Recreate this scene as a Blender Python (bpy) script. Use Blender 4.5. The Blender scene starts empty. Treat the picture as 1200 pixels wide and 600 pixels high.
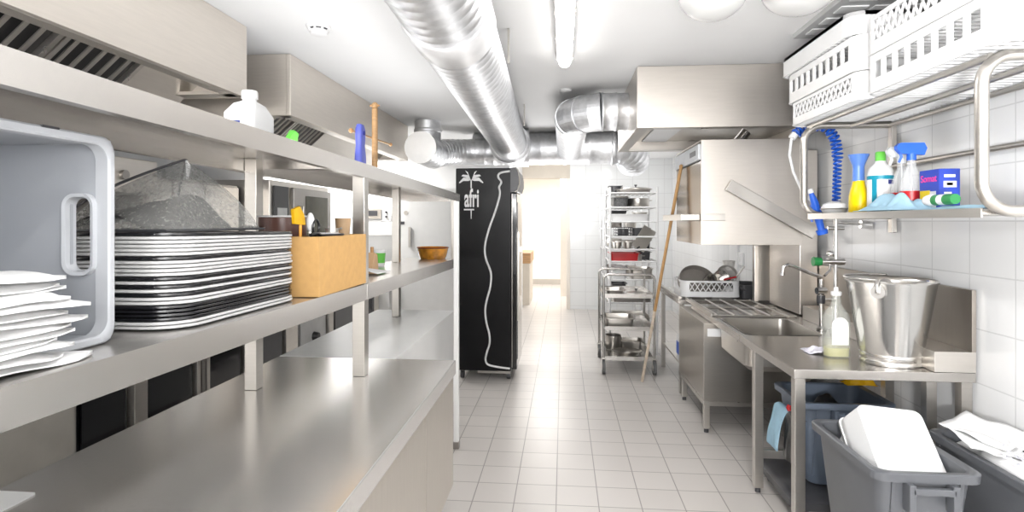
import bpy, bmesh, math, random
from mathutils import Vector, Matrix, noise
random.seed(7)
PI = math.pi
scn = bpy.context.scene
COL = scn.collection
WPOS = {}

# ------------------------------------------------------------------ mesh builder
class MB:
    def __init__(s): s.bm = bmesh.new(); s.wn = False
    def _faces(s, rings, closed_u=True, cap0=False, cap1=False):
        bm = s.bm; vs = [[bm.verts.new(p) for p in r] for r in rings]
        n = len(rings[0])
        for a, b in zip(vs, vs[1:]):
            for i in range(n if closed_u else n-1):
                j = (i+1) % n
                bm.faces.new((a[i], a[j], b[j], b[i]))
        if cap0: bm.faces.new(list(reversed(vs[0])))
        if cap1: bm.faces.new(vs[-1])
        return vs
    def loft(s, rings, cap0=True, cap1=True): s._faces(rings, True, cap0, cap1); return s
    def sheet(s, rows): s._faces(rows, False); return s
    def box(s, x0, x1, y0, y1, z0, z1, bev=0.0, M=None):
        r = bmesh.ops.create_cube(s.bm, size=1.0)
        vs = r['verts']
        for v in vs:
            v.co = Vector(((x0+x1)/2 + v.co.x*(x1-x0), (y0+y1)/2 + v.co.y*(y1-y0), (z0+z1)/2 + v.co.z*(z1-z0)))
        allv = vs
        if bev > 0:
            s.wn = True
            es = list({e for v in vs for e in v.link_edges})
            bev = min(bev, .45*min(abs(x1-x0), abs(y1-y0), abs(z1-z0)))
            r2 = bmesh.ops.bevel(s.bm, geom=es, offset=bev, segments=2, affect='EDGES', profile=.5)
            allv = list(set(r2['verts']) | {v for v in vs if v.is_valid})
        if M is not None:
            for v in allv: v.co = M @ v.co
        return s
    def bar(s, p0, p1, w, t, bev=0.0, up=(0, 0, 1)):
        p0, p1 = Vector(p0), Vector(p1); d = p1-p0; L = d.length; d.normalize()
        u = Vector(up)
        if abs(d.dot(u)) > .95: u = Vector((1, 0, 0))
        a = d.cross(u).normalized(); b = a.cross(d).normalized()
        M = Matrix((a, d, b)).transposed().to_4x4(); M.translation = (p0+p1)/2
        return s.box(-w/2, w/2, -L/2, L/2, -t/2, t/2, bev, M)
    def tube(s, pts, r, seg=10, closed=False, cap=True):
        pts = [Vector(p) for p in pts]; n = len(pts)
        rs = r if isinstance(r, (list, tuple)) else [r]*n
        T = []
        for i in range(n):
            a = pts[(i-1) % n] if (closed or i > 0) else pts[i]
            b = pts[(i+1) % n] if (closed or i < n-1) else pts[i]
            T.append((b-a).normalized())
        u = Vector((0, 0, 1)) if abs(T[0].z) < .9 else Vector((1, 0, 0))
        nrm = (u - T[0]*u.dot(T[0])).normalized()
        rings = []
        for i in range(n):
            nrm = (nrm - T[i]*nrm.dot(T[i])).normalized()
            bi = T[i].cross(nrm)
            rings.append([pts[i] + (nrm*math.cos(2*PI*k/seg) + bi*math.sin(2*PI*k/seg))*rs[i] for k in range(seg)])
        if closed: rings.append(rings[0]); s._faces(rings, True)
        else: s._faces(rings, True, cap, cap)
        return s
    def cyl(s, p0, p1, r0, r1=None, seg=24): return s.tube([p0, p1], [r0, r0 if r1 is None else r1], seg)
    def lathe(s, prof, c=(0, 0, 0), seg=32, cap0=False, cap1=False, sx=1, sy=1, a0=0):
        c = Vector(c)
        rings = [[c + Vector((sx*max(r, 1e-4)*math.cos(a0+2*PI*k/seg), sy*max(r, 1e-4)*math.sin(a0+2*PI*k/seg), z)) for k in range(seg)] for r, z in prof]
        s._faces(rings, True, cap0, cap1); return s
    def prism(s, poly, a0, a1, axis='z'):
        def P(p, a): return {'z': (p[0], p[1], a), 'y': (p[0], a, p[1]), 'x': (a, p[0], p[1])}[axis]
        return s.loft([[P(p, a0) for p in poly], [P(p, a1) for p in poly]])
    def quad(s, *p):
        s.bm.faces.new([s.bm.verts.new(q) for q in p]); return s
    def ball(s, c, r, sx=1, sy=1, sz=1, seg=20):
        rr = bmesh.ops.create_uvsphere(s.bm, u_segments=seg, v_segments=seg//2+2, radius=r)
        for v in rr['verts']: v.co = Vector((c[0]+v.co.x*sx, c[1]+v.co.y*sy, c[2]+v.co.z*sz))
        return s
    def build(s, name, mat, parent=None, label=None, ang=40, smooth=True, thick=0, sub=0):
        bm = s.bm
        bmesh.ops.remove_doubles(bm, verts=bm.verts, dist=1e-6)
        bmesh.ops.recalc_face_normals(bm, faces=bm.faces)
        xs = [v.co for v in bm.verts]
        lo = Vector([min(v[i] for v in xs) for i in range(3)]); hi = Vector([max(v[i] for v in xs) for i in range(3)])
        o = (lo+hi)/2
        if parent is None: o.z = lo.z
        for v in bm.verts: v.co -= o
        me = bpy.data.meshes.new(name); bm.to_mesh(me); bm.free()
        if smooth:
            for p in me.polygons: p.use_smooth = True
            try: me.set_sharp_from_angle(angle=math.radians(ang))
            except Exception: pass
        me.materials.append(mat)
        ob = bpy.data.objects.new(name, me); COL.objects.link(ob)
        if parent is not None:
            ob.parent = parent; ob.location = o - WPOS[parent.name]
        else: ob.location = o
        WPOS[ob.name] = o
        if s.wn and smooth:
            m = ob.modifiers.new('Weighted', 'WEIGHTED_NORMAL'); m.keep_sharp = True; m.weight = 100
        if thick:
            m = ob.modifiers.new('Solid', 'SOLIDIFY'); m.thickness = thick; m.offset = 0
        if sub:
            m = ob.modifiers.new('Sub', 'SUBSURF'); m.levels = sub; m.render_levels = sub
        if label: ob['label'] = label
        return ob

def rrect(x0, x1, y0, y1, r, n=5):
    pts = []
    for cx, cy, a in ((x1-r, y1-r, 0), (x0+r, y1-r, 90), (x0+r, y0+r, 180), (x1-r, y0+r, 270)):
        for k in range(n+1):
            t = math.radians(a+90*k/n); pts.append((cx+r*math.cos(t), cy+r*math.sin(t)))
    return pts

def rr3(x0, x1, y0, y1, r, z, n=5): return [(p[0], p[1], z) for p in rrect(x0, x1, y0, y1, r, n)]

def thing(name, label, cat, loc, group=None):
    o = bpy.data.objects.new(name, None); COL.objects.link(o); o.empty_display_size = .05
    o.location = loc; WPOS[o.name] = Vector(loc)
    o['label'] = label; o['category'] = cat
    if group: o['group'] = group
    return o

def tag(o, label, cat, group=None, kind=None):
    o['label'] = label; o['category'] = cat
    if group: o['group'] = group
    if kind: o['kind'] = kind
    return o

def struct(o, label=None):
    o['kind'] = 'structure'
    if label: o['label'] = label
    return o

def copy_tree(o, parent=None):
    c = o.copy(); COL.objects.link(c)
    if parent is not None: c.parent = parent
    for ch in list(o.children): copy_tree(ch, c)
    return c

def dup(o, loc, rz=0, label=None, group=None, rot=None):
    c = copy_tree(o); c.location = loc; c.rotation_euler = rot if rot else (0, 0, rz)
    WPOS[c.name] = Vector(loc)
    if label: c['label'] = label
    if group: c['group'] = group
    return c

def arc(c, r, a0, a1, n, ax1=(1, 0, 0), ax2=(0, 1, 0)):
    c = Vector(c); u = Vector(ax1); v = Vector(ax2)
    return [c + u*r*math.cos(math.radians(a0+(a1-a0)*k/n)) + v*r*math.sin(math.radians(a0+(a1-a0)*k/n)) for k in range(n+1)]

# ------------------------------------------------------------------ materials
def new_mat(name):
    m = bpy.data.materials.new(name); m.use_nodes = True
    nt = m.node_tree; b = nt.nodes['Principled BSDF']
    return m, nt, b

def P(b, **k):
    names = {'col': 'Base Color', 'rough': 'Roughness', 'metal': 'Metallic', 'spec': 'Specular IOR Level', 'trans': 'Transmission Weight',
             'alpha': 'Alpha', 'emit': 'Emission Strength', 'ecol': 'Emission Color', 'ior': 'IOR', 'coat': 'Coat Weight', 'aniso': 'Anisotropic', 'sss': 'Subsurface Weight'}
    for a, v in k.items():
        if a in ('col', 'ecol') and len(v) == 3: v = (*v, 1)
        b.inputs[names[a]].default_value = v

def noise_node(nt, scale, detail=3, vec_scale=None, coord='Object'):
    tc = nt.nodes.new('ShaderNodeTexCoord')
    n = nt.nodes.new('ShaderNodeTexNoise'); n.inputs['Scale'].default_value = scale; n.inputs['Detail'].default_value = detail
    if vec_scale:
        mp = nt.nodes.new('ShaderNodeMapping'); mp.inputs['Scale'].default_value = vec_scale
        nt.links.new(tc.outputs[coord], mp.inputs['Vector']); nt.links.new(mp.outputs['Vector'], n.inputs['Vector'])
    else: nt.links.new(tc.outputs[coord], n.inputs['Vector'])
    return n

def ramp(nt, src, c0, c1, p0=.3, p1=.7):
    r = nt.nodes.new('ShaderNodeValToRGB')
    r.color_ramp.elements[0].position = p0; r.color_ramp.elements[1].position = p1
    r.color_ramp.elements[0].color = (*c0, 1); r.color_ramp.elements[1].color = (*c1, 1)
    nt.links.new(src, r.inputs['Fac']); return r

def mk(name, col, rough=.5, metal=0, var=.06, nscale=8, bump=0, vs=None, **k):
    m, nt, b = new_mat(name)
    P(b, rough=rough, metal=metal, **k)
    n = noise_node(nt, nscale, 4, vs)
    c0 = tuple(max(0, c*(1-var)) for c in col); c1 = tuple(min(1, c*(1+var)) for c in col)
    r = ramp(nt, n.outputs['Fac'], c0, c1); nt.links.new(r.outputs['Color'], b.inputs['Base Color'])
    if bump:
        bp = nt.nodes.new('ShaderNodeBump'); bp.inputs['Strength'].default_value = bump; bp.inputs['Distance'].default_value = .01
        nt.links.new(n.outputs['Fac'], bp.inputs['Height']); nt.links.new(bp.outputs['Normal'], b.inputs['Normal'])
    return m

def steel(name, col, rough=.3, stretch=(1, 1, 14), var=.025, rv=.02, aniso=0.0, bump=.0, metal=.92):
    m, nt, b = new_mat(name); P(b, metal=metal, aniso=aniso)
    n = noise_node(nt, 6, 5, stretch)
    c0 = tuple(c*(1-var) for c in col); c1 = tuple(min(1, c*(1+var)) for c in col)
    r = ramp(nt, n.outputs['Fac'], c0, c1); nt.links.new(r.outputs['Color'], b.inputs['Base Color'])
    n2 = noise_node(nt, 3, 3)
    mr = nt.nodes.new('ShaderNodeMapRange'); mr.inputs['To Min'].default_value = rough-rv; mr.inputs['To Max'].default_value = rough+rv
    nt.links.new(n2.outputs['Fac'], mr.inputs['Value']); nt.links.new(mr.outputs['Result'], b.inputs['Roughness'])
    if bump:
        bp = nt.nodes.new('ShaderNodeBump'); bp.inputs['Strength'].default_value = bump; bp.inputs['Distance'].default_value = .002
        nt.links.new(n.outputs['Fac'], bp.inputs['Height']); nt.links.new(bp.outputs['Normal'], b.inputs['Normal'])
    return m

def tile_mat(name, tile, grout, w, h, gap, axes, off, rough=.25, var=.03, bump=.3):
    """square tiles laid out in world space; axes picks which two world axes run along the face"""
    m, nt, b = new_mat(name); P(b, rough=rough)
    g = nt.nodes.new('ShaderNodeNewGeometry'); sp = nt.nodes.new('ShaderNodeSeparateXYZ'); nt.links.new(g.outputs['Position'], sp.inputs[0])
    cells = []
    masks = []
    for ax, sz, o in ((axes[0], w, off[0]), (axes[1], h, off[1])):
        a = nt.nodes.new('ShaderNodeMath'); a.operation = 'SUBTRACT'; a.inputs[1].default_value = o
        nt.links.new(sp.outputs[ax], a.inputs[0])
        d = nt.nodes.new('ShaderNodeMath'); d.operation = 'DIVIDE'; d.inputs[1].default_value = sz; nt.links.new(a.outputs[0], d.inputs[0])
        fl = nt.nodes.new('ShaderNodeMath'); fl.operation = 'FLOOR'; nt.links.new(d.outputs[0], fl.inputs[0]); cells.append(fl)
        fr = nt.nodes.new('ShaderNodeMath'); fr.operation = 'FRACT'; nt.links.new(d.outputs[0], fr.inputs[0])
        pp = nt.nodes.new('ShaderNodeMath'); pp.operation = 'PINGPONG'; pp.inputs[1].default_value = .5; nt.links.new(fr.outputs[0], pp.inputs[0])
        mr = nt.nodes.new('ShaderNodeMapRange'); mr.inputs['From Min'].default_value = gap/sz*.35; mr.inputs['From Max'].default_value = gap/sz*.65
        nt.links.new(pp.outputs[0], mr.inputs['Value']); masks.append(mr)
    mn = nt.nodes.new('ShaderNodeMath'); mn.operation = 'MINIMUM'
    nt.links.new(masks[0].outputs[0], mn.inputs[0]); nt.links.new(masks[1].outputs[0], mn.inputs[1])
    cv = nt.nodes.new('ShaderNodeCombineXYZ'); nt.links.new(cells[0].outputs[0], cv.inputs[0]); nt.links.new(cells[1].outputs[0], cv.inputs[1])
    wn = nt.nodes.new('ShaderNodeTexWhiteNoise'); nt.links.new(cv.outputs[0], wn.inputs['Vector'])
    r = ramp(nt, wn.outputs['Value'], tuple(c*(1-var) for c in tile), tuple(min(1, c*(1+var)) for c in tile), 0, 1)
    mx = nt.nodes.new('ShaderNodeMix'); mx.data_type = 'RGBA'
    nt.links.new(mn.outputs[0], mx.inputs['Factor'])
    mx.inputs['A'].default_value = (*grout, 1); nt.links.new(r.outputs['Color'], mx.inputs['B'])
    nt.links.new(mx.outputs['Result'], b.inputs['Base Color'])
    bp = nt.nodes.new('ShaderNodeBump'); bp.inputs['Strength'].default_value = bump; bp.inputs['Distance'].default_value = .002
    nt.links.new(mn.outputs[0], bp.inputs['Height']); nt.links.new(bp.outputs['Normal'], b.inputs['Normal'])
    return m

def glass(name, col, rough=.05, alpha=.35):
    m, nt, b = new_mat(name); P(b, col=col, rough=rough, alpha=alpha, spec=.6)
    n = noise_node(nt, 5); r = ramp(nt, n.outputs['Fac'], tuple(c*.97 for c in col), col); nt.links.new(r.outputs['Color'], b.inputs['Base Color'])
    return m

STEEL = steel('brushed_steel', (.66, .625, .58), .32)
STEEL_H = steel('hood_steel', (.76, .705, .64), .42, (1, 1, 14), metal=.75)
STEEL_C = steel('counter_steel', (.74, .725, .705), .22, (30, 14, 14), rv=.02, var=.07, metal=.78)
STEEL_S = steel('shelf_steel', (.74, .71, .675), .26, (1, 14, 14), metal=.82)
STEEL_D = steel('dark_steel', (.36, .34, .32), .32)
STEEL_T = steel('tube_steel', (.54, .515, .48), .28)
CHROME = steel('chrome', (.78, .77, .76), .14, rv=.03, metal=1.0)
GALV = steel('galvanised', (.80, .81, .83), .42, (3, 3, 3), var=.12, rv=.08)
BUCKET = steel('polished_steel', (.66, .65, .63), .17, (1, 1, 14), rv=.05)
WHITE = mk('white_plastic', (.80, .80, .80), .35, var=.02)
WHITE_L = mk('white_lacquer', (.80, .80, .79), .28, var=.02)
WHITE_P = mk('white_paint', (.78, .78, .78), .6, var=.02, nscale=3)
CREAM = mk('cream_paint', (.86, .80, .72), .6, var=.02)
BEIGE = mk('beige_paint', (.62, .56, .48), .6, var=.03)
BEIGEBASE = mk('grey_base', (.45, .42, .38), .5, var=.04)
NAPKIN = mk('white_cotton', (.83, .83, .83), .85, var=.03, nscale=30, bump=.15)
GREYP = mk('grey_plastic', (.33, .345, .37), .42, var=.03, nscale=4)
BINGREY = mk('bin_grey', (.095, .10, .11), .42, var=.06, nscale=5)
BINBLUE = mk('bin_blue_grey', (.125, .155, .205), .4, var=.06, nscale=5)
BLACK = mk('black_plastic', (.012, .012, .013), .3, var=.2)
BLACKC = mk('cooler_black', (.008, .008, .009), .3, var=.15, spec=.18)
BLACKG = mk('black_gloss', (.010, .010, .012), .12, var=.2, coat=.3)
DARK = mk('dark_grey', (.05, .05, .055), .35, var=.1)
RUBBER = mk('grey_rubber', (.12, .12, .12), .7, var=.1)
TRAYG = mk('tray_grey', (.54, .54, .54), .35, var=.04)
KRAFT = mk('kraft_card', (.60, .355, .13), .7, var=.05, nscale=30, bump=.05)
WOOD = mk('wood', (.50, .27, .11), .5, var=.25, nscale=6, vs=(12, 12, 1))
WOODR = mk('broom_wood', (.50, .29, .12), .5, var=.15, nscale=6, vs=(12, 12, 1))
WOODL = mk('light_wood', (.50, .30, .14), .5, var=.15, nscale=6, vs=(2, 14, 14))
BLUE = mk('blue_plastic', (.02, .12, .62), .3, var=.08)
BLUEV = mk('violet_blue_plastic', (.13, .16, .66), .35, var=.08)
BLUEH = mk('hose_blue', (.01, .10, .55), .3, var=.1)
YELLOW = mk('yellow_plastic', (.86, .62, .0), .3, var=.04)
YCLOTH = mk('yellow_rubber', (.75, .42, .0), .55, var=.12, nscale=12, bump=.3)
GREEN = mk('green_plastic', (.12, .50, .06), .35, var=.08)
DGREEN = mk('dark_green', (.02, .22, .06), .35, var=.08)
TEAL = mk('teal_label', (.0, .25, .36), .4, var=.05)
RED = mk('red_plastic', (.50, .015, .02), .35, var=.08)
PINK = mk('pink_print', (.85, .06, .30), .4, var=.05)
LBLUE = mk('light_blue_cloth', (.36, .56, .69), .8, var=.08, nscale=14, bump=.3)
BROWN = mk('brown_enamel', (.10, .045, .035), .3, var=.1)
AMBER = mk('amber_glaze', (.78, .30, .03), .15, var=.45, nscale=14, coat=.5)
ORANGE = mk('orange_plastic', (.80, .36, .03), .4, var=.1)
PAPER = mk('white_paper', (.82, .82, .82), .8, var=.02)
MESHM = None
CEIL = mk('ceiling_paint', (.88, .88, .88), .75, var=.012, nscale=2)
FLOOR = tile_mat('floor_tiles', (.60, .565, .535), (.27, .25, .235), .2395, .2395, .006, (0, 1), (-.04, 3.246), .3, .025, .15)
TILE_R = tile_mat('wall_tiles_side', (.84, .84, .84), (.66, .66, .66), .2835, .257, .006, (1, 2), (2.683, 1.347), .18, .012, .2)
TILE_B = tile_mat('wall_tiles_end', (.80, .81, .81), (.64, .64, .64), .2835, .257, .006, (0, 2), (.124, 1.347), .18, .012, .2)
GLASSC = glass('clear_plastic', (.85, .87, .88), .12, .28)
GLASSY = glass('yellow_liquid', (.80, .76, .30), .1, .45)
GLASSB = glass('bottle_glass', (.75, .78, .72), .08, .22)
DOME = glass('dome_plastic', (.78, .78, .77), .2, .55)

def emitter(name, col, s):
    m, nt, b = new_mat(name); P(b, col=col, ecol=col, emit=s, rough=.4); 
    n = noise_node(nt, 2); r = ramp(nt, n.outputs['Fac'], tuple(c*.98 for c in col), col); nt.links.new(r.outputs['Color'], b.inputs['Emission Color'])
    return m
LAMP = emitter('lamp_diffuser', (1, .98, .95), 6)

def mesh_cloth(name, col, scale, density):
    m, nt, b = new_mat(name); P(b, rough=.6)
    tc = nt.nodes.new('ShaderNodeTexCoord'); 
    b.inputs['Base Color'].default_value = (*col, 1)
    fac = []
    for d in ('X', 'Y', 'Z'):
        w = nt.nodes.new('ShaderNodeTexWave'); w.bands_direction = d; w.inputs['Scale'].default_value = scale
        nt.links.new(tc.outputs['Object'], w.inputs['Vector']); fac.append(w)
    mx = nt.nodes.new('ShaderNodeMath'); mx.operation = 'MAXIMUM'; nt.links.new(fac[1].outputs['Fac'], mx.inputs[0]); nt.links.new(fac[2].outputs['Fac'], mx.inputs[1])
    mr = nt.nodes.new('ShaderNodeMapRange'); mr.inputs['From Min'].default_value = .2; mr.inputs['From Max'].default_value = 1.0
    mr.inputs['To Min'].default_value = density*.35; mr.inputs['To Max'].default_value = density
    nt.links.new(mx.outputs[0], mr.inputs['Value']); nt.links.new(mr.outputs['Result'], b.inputs['Alpha'])
    return m
NET = glass('grey_net', (.45, .45, .43), .7, .40)
_n = noise_node(NET.node_tree, 90, 2); _m = NET.node_tree.nodes.new('ShaderNodeMapRange'); _m.inputs['To Min'].default_value = .12; _m.inputs['To Max'].default_value = .62
NET.node_tree.links.new(_n.outputs['Fac'], _m.inputs['Value']); NET.node_tree.links.new(_m.outputs['Result'], NET.node_tree.nodes['Principled BSDF'].inputs['Alpha'])

# ------------------------------------------------------------------ camera
cd = bpy.data.cameras.new('camera'); cam = bpy.data.objects.new('camera', cd); COL.objects.link(cam)
cd.sensor_width = 36; cd.lens = 671/1200*36; cd.clip_start = .02; cd.clip_end = 60
cam.location = (0, 0, 1.6); cam.rotation_euler = (PI/2, 0, math.atan(60/671))
cd.shift_y = -40/1200
scn.camera = cam

# ------------------------------------------------------------------ room
H = 2.75
struct(MB().box(-4.2, 2.2, -2.2, 15.2, -.08, 0).build('floor', FLOOR, smooth=False))
struct(MB().box(-4.2, 2.2, -2.2, 15.2, H, H+.1).build('ceiling', CEIL, smooth=False))
struct(MB().box(1.965, 2.1, -2.2, 10.7, 0, H).build('wall_right', TILE_R, smooth=False))
struct(MB().box(-3.72, -3.6, -2.2, 8.1, 0, H).build('wall_left', WHITE_P, smooth=False))
struct(MB().box(-3.6, -.75, 8.0, 8.12, 0, H).build('wall_back', WHITE_P, smooth=False))
struct(MB().box(-.87, -.75, 8.12, 10.6, 0, H).build('wall_corridor', WHITE_P, smooth=False))
struct(MB().box(.124, 1.965, 10.56, 10.68, 0, H).build('wall_end', TILE_B, smooth=False))
struct(MB().box(-.87, .124, 10.56, 10.68, 2.40, H).build('wall_lintel', BEIGE, smooth=False))
struct(MB().box(-2.4, 1.6, 14.72, 14.82, 0, H).build('wall_far', CREAM, smooth=False))
struct(MB().box(-.06, .9, 12.4, 12.5, 0, H).build('wall_far_side', CREAM, smooth=False))
struct(MB().box(-2.4, -2.3, 10.6, 14.75, 0, H).build('wall_far_left', CREAM, smooth=False))
struct(MB().box(-2.3, -.02, 14.70, 14.72, 0, .13).build('baseboard_far', BEIGEBASE, smooth=False))
struct(MB().box(.06, .124, 10.545, 10.70, 0, 2.40).build('trim_1', CREAM, smooth=False))

# ------------------------------------------------------------------ light
w = bpy.data.worlds.new('world'); scn.world = w; w.use_nodes = True
bg = w.node_tree.nodes['Background']; bg.inputs[0].default_value = (1, .985, .965, 1); bg.inputs[1].default_value = 1.2

def area(name, loc, sx, sy, power, rot=(0, 0, 0), col=(1, .985, .965)):
    l = bpy.data.lights.new(name, 'AREA'); l.shape = 'RECTANGLE'; l.size = sx; l.size_y = sy; l.energy = power; l.color = col
    o = bpy.data.objects.new(name, l); COL.objects.link(o); o.location = loc; o.rotation_euler = rot; return o

def tube_light(x, y, L, label, pw=8):
    t = thing('tube_light', label, 'ceiling light', (x, y, H-.10), 'fluorescent tube lights on the ceiling')
    MB().prism([(x-.06, H), (x+.06, H), (x+.052, H-.035), (x-.052, H-.035)], y-L/2, y+L/2, 'y').build('housing', WHITE, t)
    prof = [(x+.045*math.cos(a), H-.036+.052*math.sin(a)) for a in [PI+PI*k/10 for k in range(11)]]
    MB().prism(prof, y-L/2+.01, y+L/2-.01, 'y').build('diffuser', LAMP, t)
    for k in range(4):
        for s in (-1, 1):
            yy = y-L/2+.08+k*(L-.16)/3
            MB().box(x+s*.052-.006, x+s*.052+.006, yy-.015, yy+.015, H-.05, H-.02, .002).build('clip', STEEL_T, t)
    area('tube_lamp', (x, y, H-.115), .12, L, pw)
tube_light(.01, 3.25, 1.45, 'long lit fluorescent tube light on the ceiling beside the silver duct')
tube_light(.01, .2, 1.45, 'added unseen tube light on the ceiling above the viewer')  # extra fixture out of view, put in to light the near end
tube_light(.35, 6.2, 1.2, 'added fill tube light on the ceiling behind the silver elbow pipe', 9)  # invented fixture hidden by the pipe, brightens the middle of the aisle
tube_light(.9, 8.6, 1.2, 'added fill tube light on the ceiling near the tiled end wall', 10)  # made-up fixture that lifts the dim far end
tube_light(-2.95, 7.0, 1.2, 'added fill tube light on the ceiling above the white freezer', 60)  # no fixture known here; added to brighten the white back corner
for k, (x, y, pw) in enumerate([(-2.9, 2.2, 24), (-2.9, 5.4, 24), (-.3, 12.6, 60)]):
    area('fill_lamp', (x, y, H-.06 if x > -2.5 or y > 7 else 2.3), .9, .9, pw)  # bare fill lamps without fixtures, added in the hoods and far room
# added unseen fill panels pointed at the ceiling, plus a flash by the camera
area('bounce_fill', (.3, -.9, 1.9), 1.4, 1.2, 76, (2.75, 0, 0), (1, 1, 1))
area('camera_flash', (.15, -.5, 1.3), .25, .25, 20, (math.radians(95), 0, math.radians(-36)), (1, 1, 1)).data.spread = math.radians(95)
area('bounce_fill', (-1.35, -.9, 1.95), 1.0, .8, 70, (2.75, 0, 0), (1, 1, 1))
area('bounce_fill', (-1.30, 3.4, 1.98), .2, 3.6, 7.5, (PI, 0, 0), (1, 1, 1))
area('bounce_fill', (.2, 4.6, 1.1), .6, 3.4, 6, (PI, 0, 0), (1, 1, 1))
area('bounce_fill', (-.25, 8.4, 1.2), .6, 1.2, 28, (PI, 0, 0), (1, 1, 1))
def point(name, loc, r, power):
    l = bpy.data.lights.new(name, 'POINT'); l.shadow_soft_size = r; l.energy = power; l.color = (1, .985, .965)
    o = bpy.data.objects.new(name, l); COL.objects.link(o); o.location = loc; return o
# ================================================================== LEFT: cooking hoods
def left_hood(y0, y1, fy0, fy1, label, nslat):
    xf, z0, z1, xb = -1.855, 2.33, H, -3.59
    t = thing('extractor_hood', label, 'extractor hood', (-2.7, (y0+y1)/2, z0))
    b = MB()
    b.box(xf-.03, xf, y0, y1, z0, z1-.002, .003)
    b.box(xb, xf-.03, y0, y0+.03, z0, z1-.002)
    b.box(xb, xf-.03, y1-.03, y1, z0, z1-.002)
    b.box(xb, xb+.03, y0+.03, y1-.03, z0, z1-.002)
    b.build('casing', STEEL_H, t)
    MB().box(xf-.10, xf-.03, y0+.03, y1-.03, z0, z0+.02, .003).box(xb+.03, xf-.03, y0+.03, y0+.11, z0, z0+.02, .003).box(xb+.03, xf-.03, y1-.11, y1-.03, z0, z0+.02, .003).build('gutter_lip', STEEL, t)
    # sloping filter wall behind the lip
    X0, Z0, X1, Z1 = xf-.06, 2.60, xf-.50, 2.215
    def S(u, y, off=0): return (X0+(X1-X0)*u + off*.66, y, Z0+(Z1-Z0)*u - off*.75)
    for a, c in ((y0+.03, fy0), (fy1, y1-.03)):
        if c-a > .02:
            MB().loft([[S(0, a), S(1, a), S(1, a, -.02), S(0, a, -.02)], [S(0, c), S(1, c), S(1, c, -.02), S(0, c, -.02)]]).build('blank_panel', STEEL, t)
    n = max(1, round((fy1-fy0)/.5)); L = (fy1-fy0)/n
    for k in range(n):
        a = fy0+k*L; f = MB()
        for aa, cc in ((a+.005, a+.03), (a+L-.03, a+L-.005)):
            f.loft([[S(0, aa, .012), S(1, aa, .012), S(1, aa, -.02), S(0, aa, -.02)], [S(0, cc, .012), S(1, cc, .012), S(1, cc, -.02), S(0, cc, -.02)]])
        for u0, u1 in ((0, .06), (.92, 1)):
            f.loft([[S(u0, a+.005, .011), S(u1, a+.005, .011), S(u1, a+.005, -.014), S(u0, a+.005, -.014)], [S(u0, a+L-.005, .011), S(u1, a+L-.005, .011), S(u1, a+L-.005, -.014), S(u0, a+L-.005, -.014)]])
        fr = f.build('filter', STEEL_T, t)
        MB().loft([[S(0, a+.03, -.015), S(1, a+.03, -.015), S(1, a+.03, -.03), S(0, a+.03, -.03)], [S(0, a+L-.03, -.015), S(1, a+L-.03, -.015), S(1, a+L-.03, -.03), S(0, a+L-.03, -.03)]]).build('filter_back', BLACK, fr)
        s = MB(); q = int((L-.06)/.07)
        for j in range(q):
            c = a+.045+(L-.09)*(j+.2)/q
            s.loft([[S(0, c, .006), S(1, c, .006), S(1, c, 0), S(0, c, 0)], [S(0, c+.016, .012), S(1, c+.016, .012), S(1, c+.016, .006), S(0, c+.016, .006)]])
        s.build('baffle', STEEL_T, fr, smooth=False)
    MB().box(X1-.02, X1+.06, y0+.03, y1-.03, Z1-.03, Z1, .004).build('grease_channel', STEEL, t)
    MB().box(xb+.05, X1-.02, y0+.03, y1-.03, Z1, Z1+.02).build('rear_panel', STEEL, t)
    return t
left_hood(-.2, 3.22, .4, 2.75, 'long steel extractor hood on the ceiling nearer the viewer above the tray stack', 6)
left_hood(3.76, 6.73, 3.85, 5.0, 'steel extractor hood hanging behind the wooden rod, its end panel facing the viewer', 6)

# ================================================================== LEFT: cooking line
def cook_unit(name, label, cat, y0, y1, z0, z1, body):
    t = thing(name, label, cat, (-2.8, (y0+y1)/2, 0))
    MB().box(-3.3, -2.42, y0+.004, y1-.004, .12, z1, .004).build('body', body, t)
    for yy in (y0+.06, y1-.06):
        for xx in (-3.2, -2.5): MB().cyl((xx, yy, 0), (xx, yy, .12), .025, seg=12).build('foot', STEEL_D, t)
    return t
def door(t, y0, y1, z0, z1, m, handle=True, frame=None, hz=None):
    d = MB().box(-2.42, -2.39, y0, y1, z0, z1, .004).build('door', m, t)
    if frame: MB().box(-2.39, -2.385, y0+.04, y1-.04, z0+.05, z1-.05).build('pane', frame, d)
    if handle:
        zz = hz or z1-.05
        MB().tube([(-2.39, y0+.06, zz), (-2.35, y0+.06, zz), (-2.35, y1-.06, zz), (-2.39, y1-.06, zz)], .009).build('handle', STEEL_T, d)
    return d
t = cook_unit('undercounter_fridge', 'steel undercounter unit with a beige drawer front under the napkin shelf', 'kitchen unit', 1.5, 2.63, 0, .86, BLACK)
MB().box(-2.42, -2.36, 2.08, 2.60, .46, .84, .03).build('drawer_front', mk('drawer_beige', (.50, .47, .42), .4), t)
MB().tube([(-2.36, 2.12, .43), (-2.31, 2.12, .43), (-2.31, 2.55, .43), (-2.36, 2.55, .43)], .006).build('rail', STEEL_T, t)
t = cook_unit('cooking_range', 'cooking range with two black oven doors and a steel pillar between', 'cooker', 2.63, 3.66, 0, .9, STEEL_D)
door(t, 2.65, 2.95, .2, .82, BLACKG, False); MB().box(-2.42, -2.36, 2.97, 3.07, .12, .88, .004).build('pillar', STEEL, t)
door(t, 3.09, 3.51, .2, .82, BLACKG, False)
for k, yy in enumerate((3.53, 3.58, 3.63)): MB().box(-2.42, -2.37, yy, yy+.035, .12, .88, .004).build('trim_strip', STEEL if k != 1 else STEEL_D, t)
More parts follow.
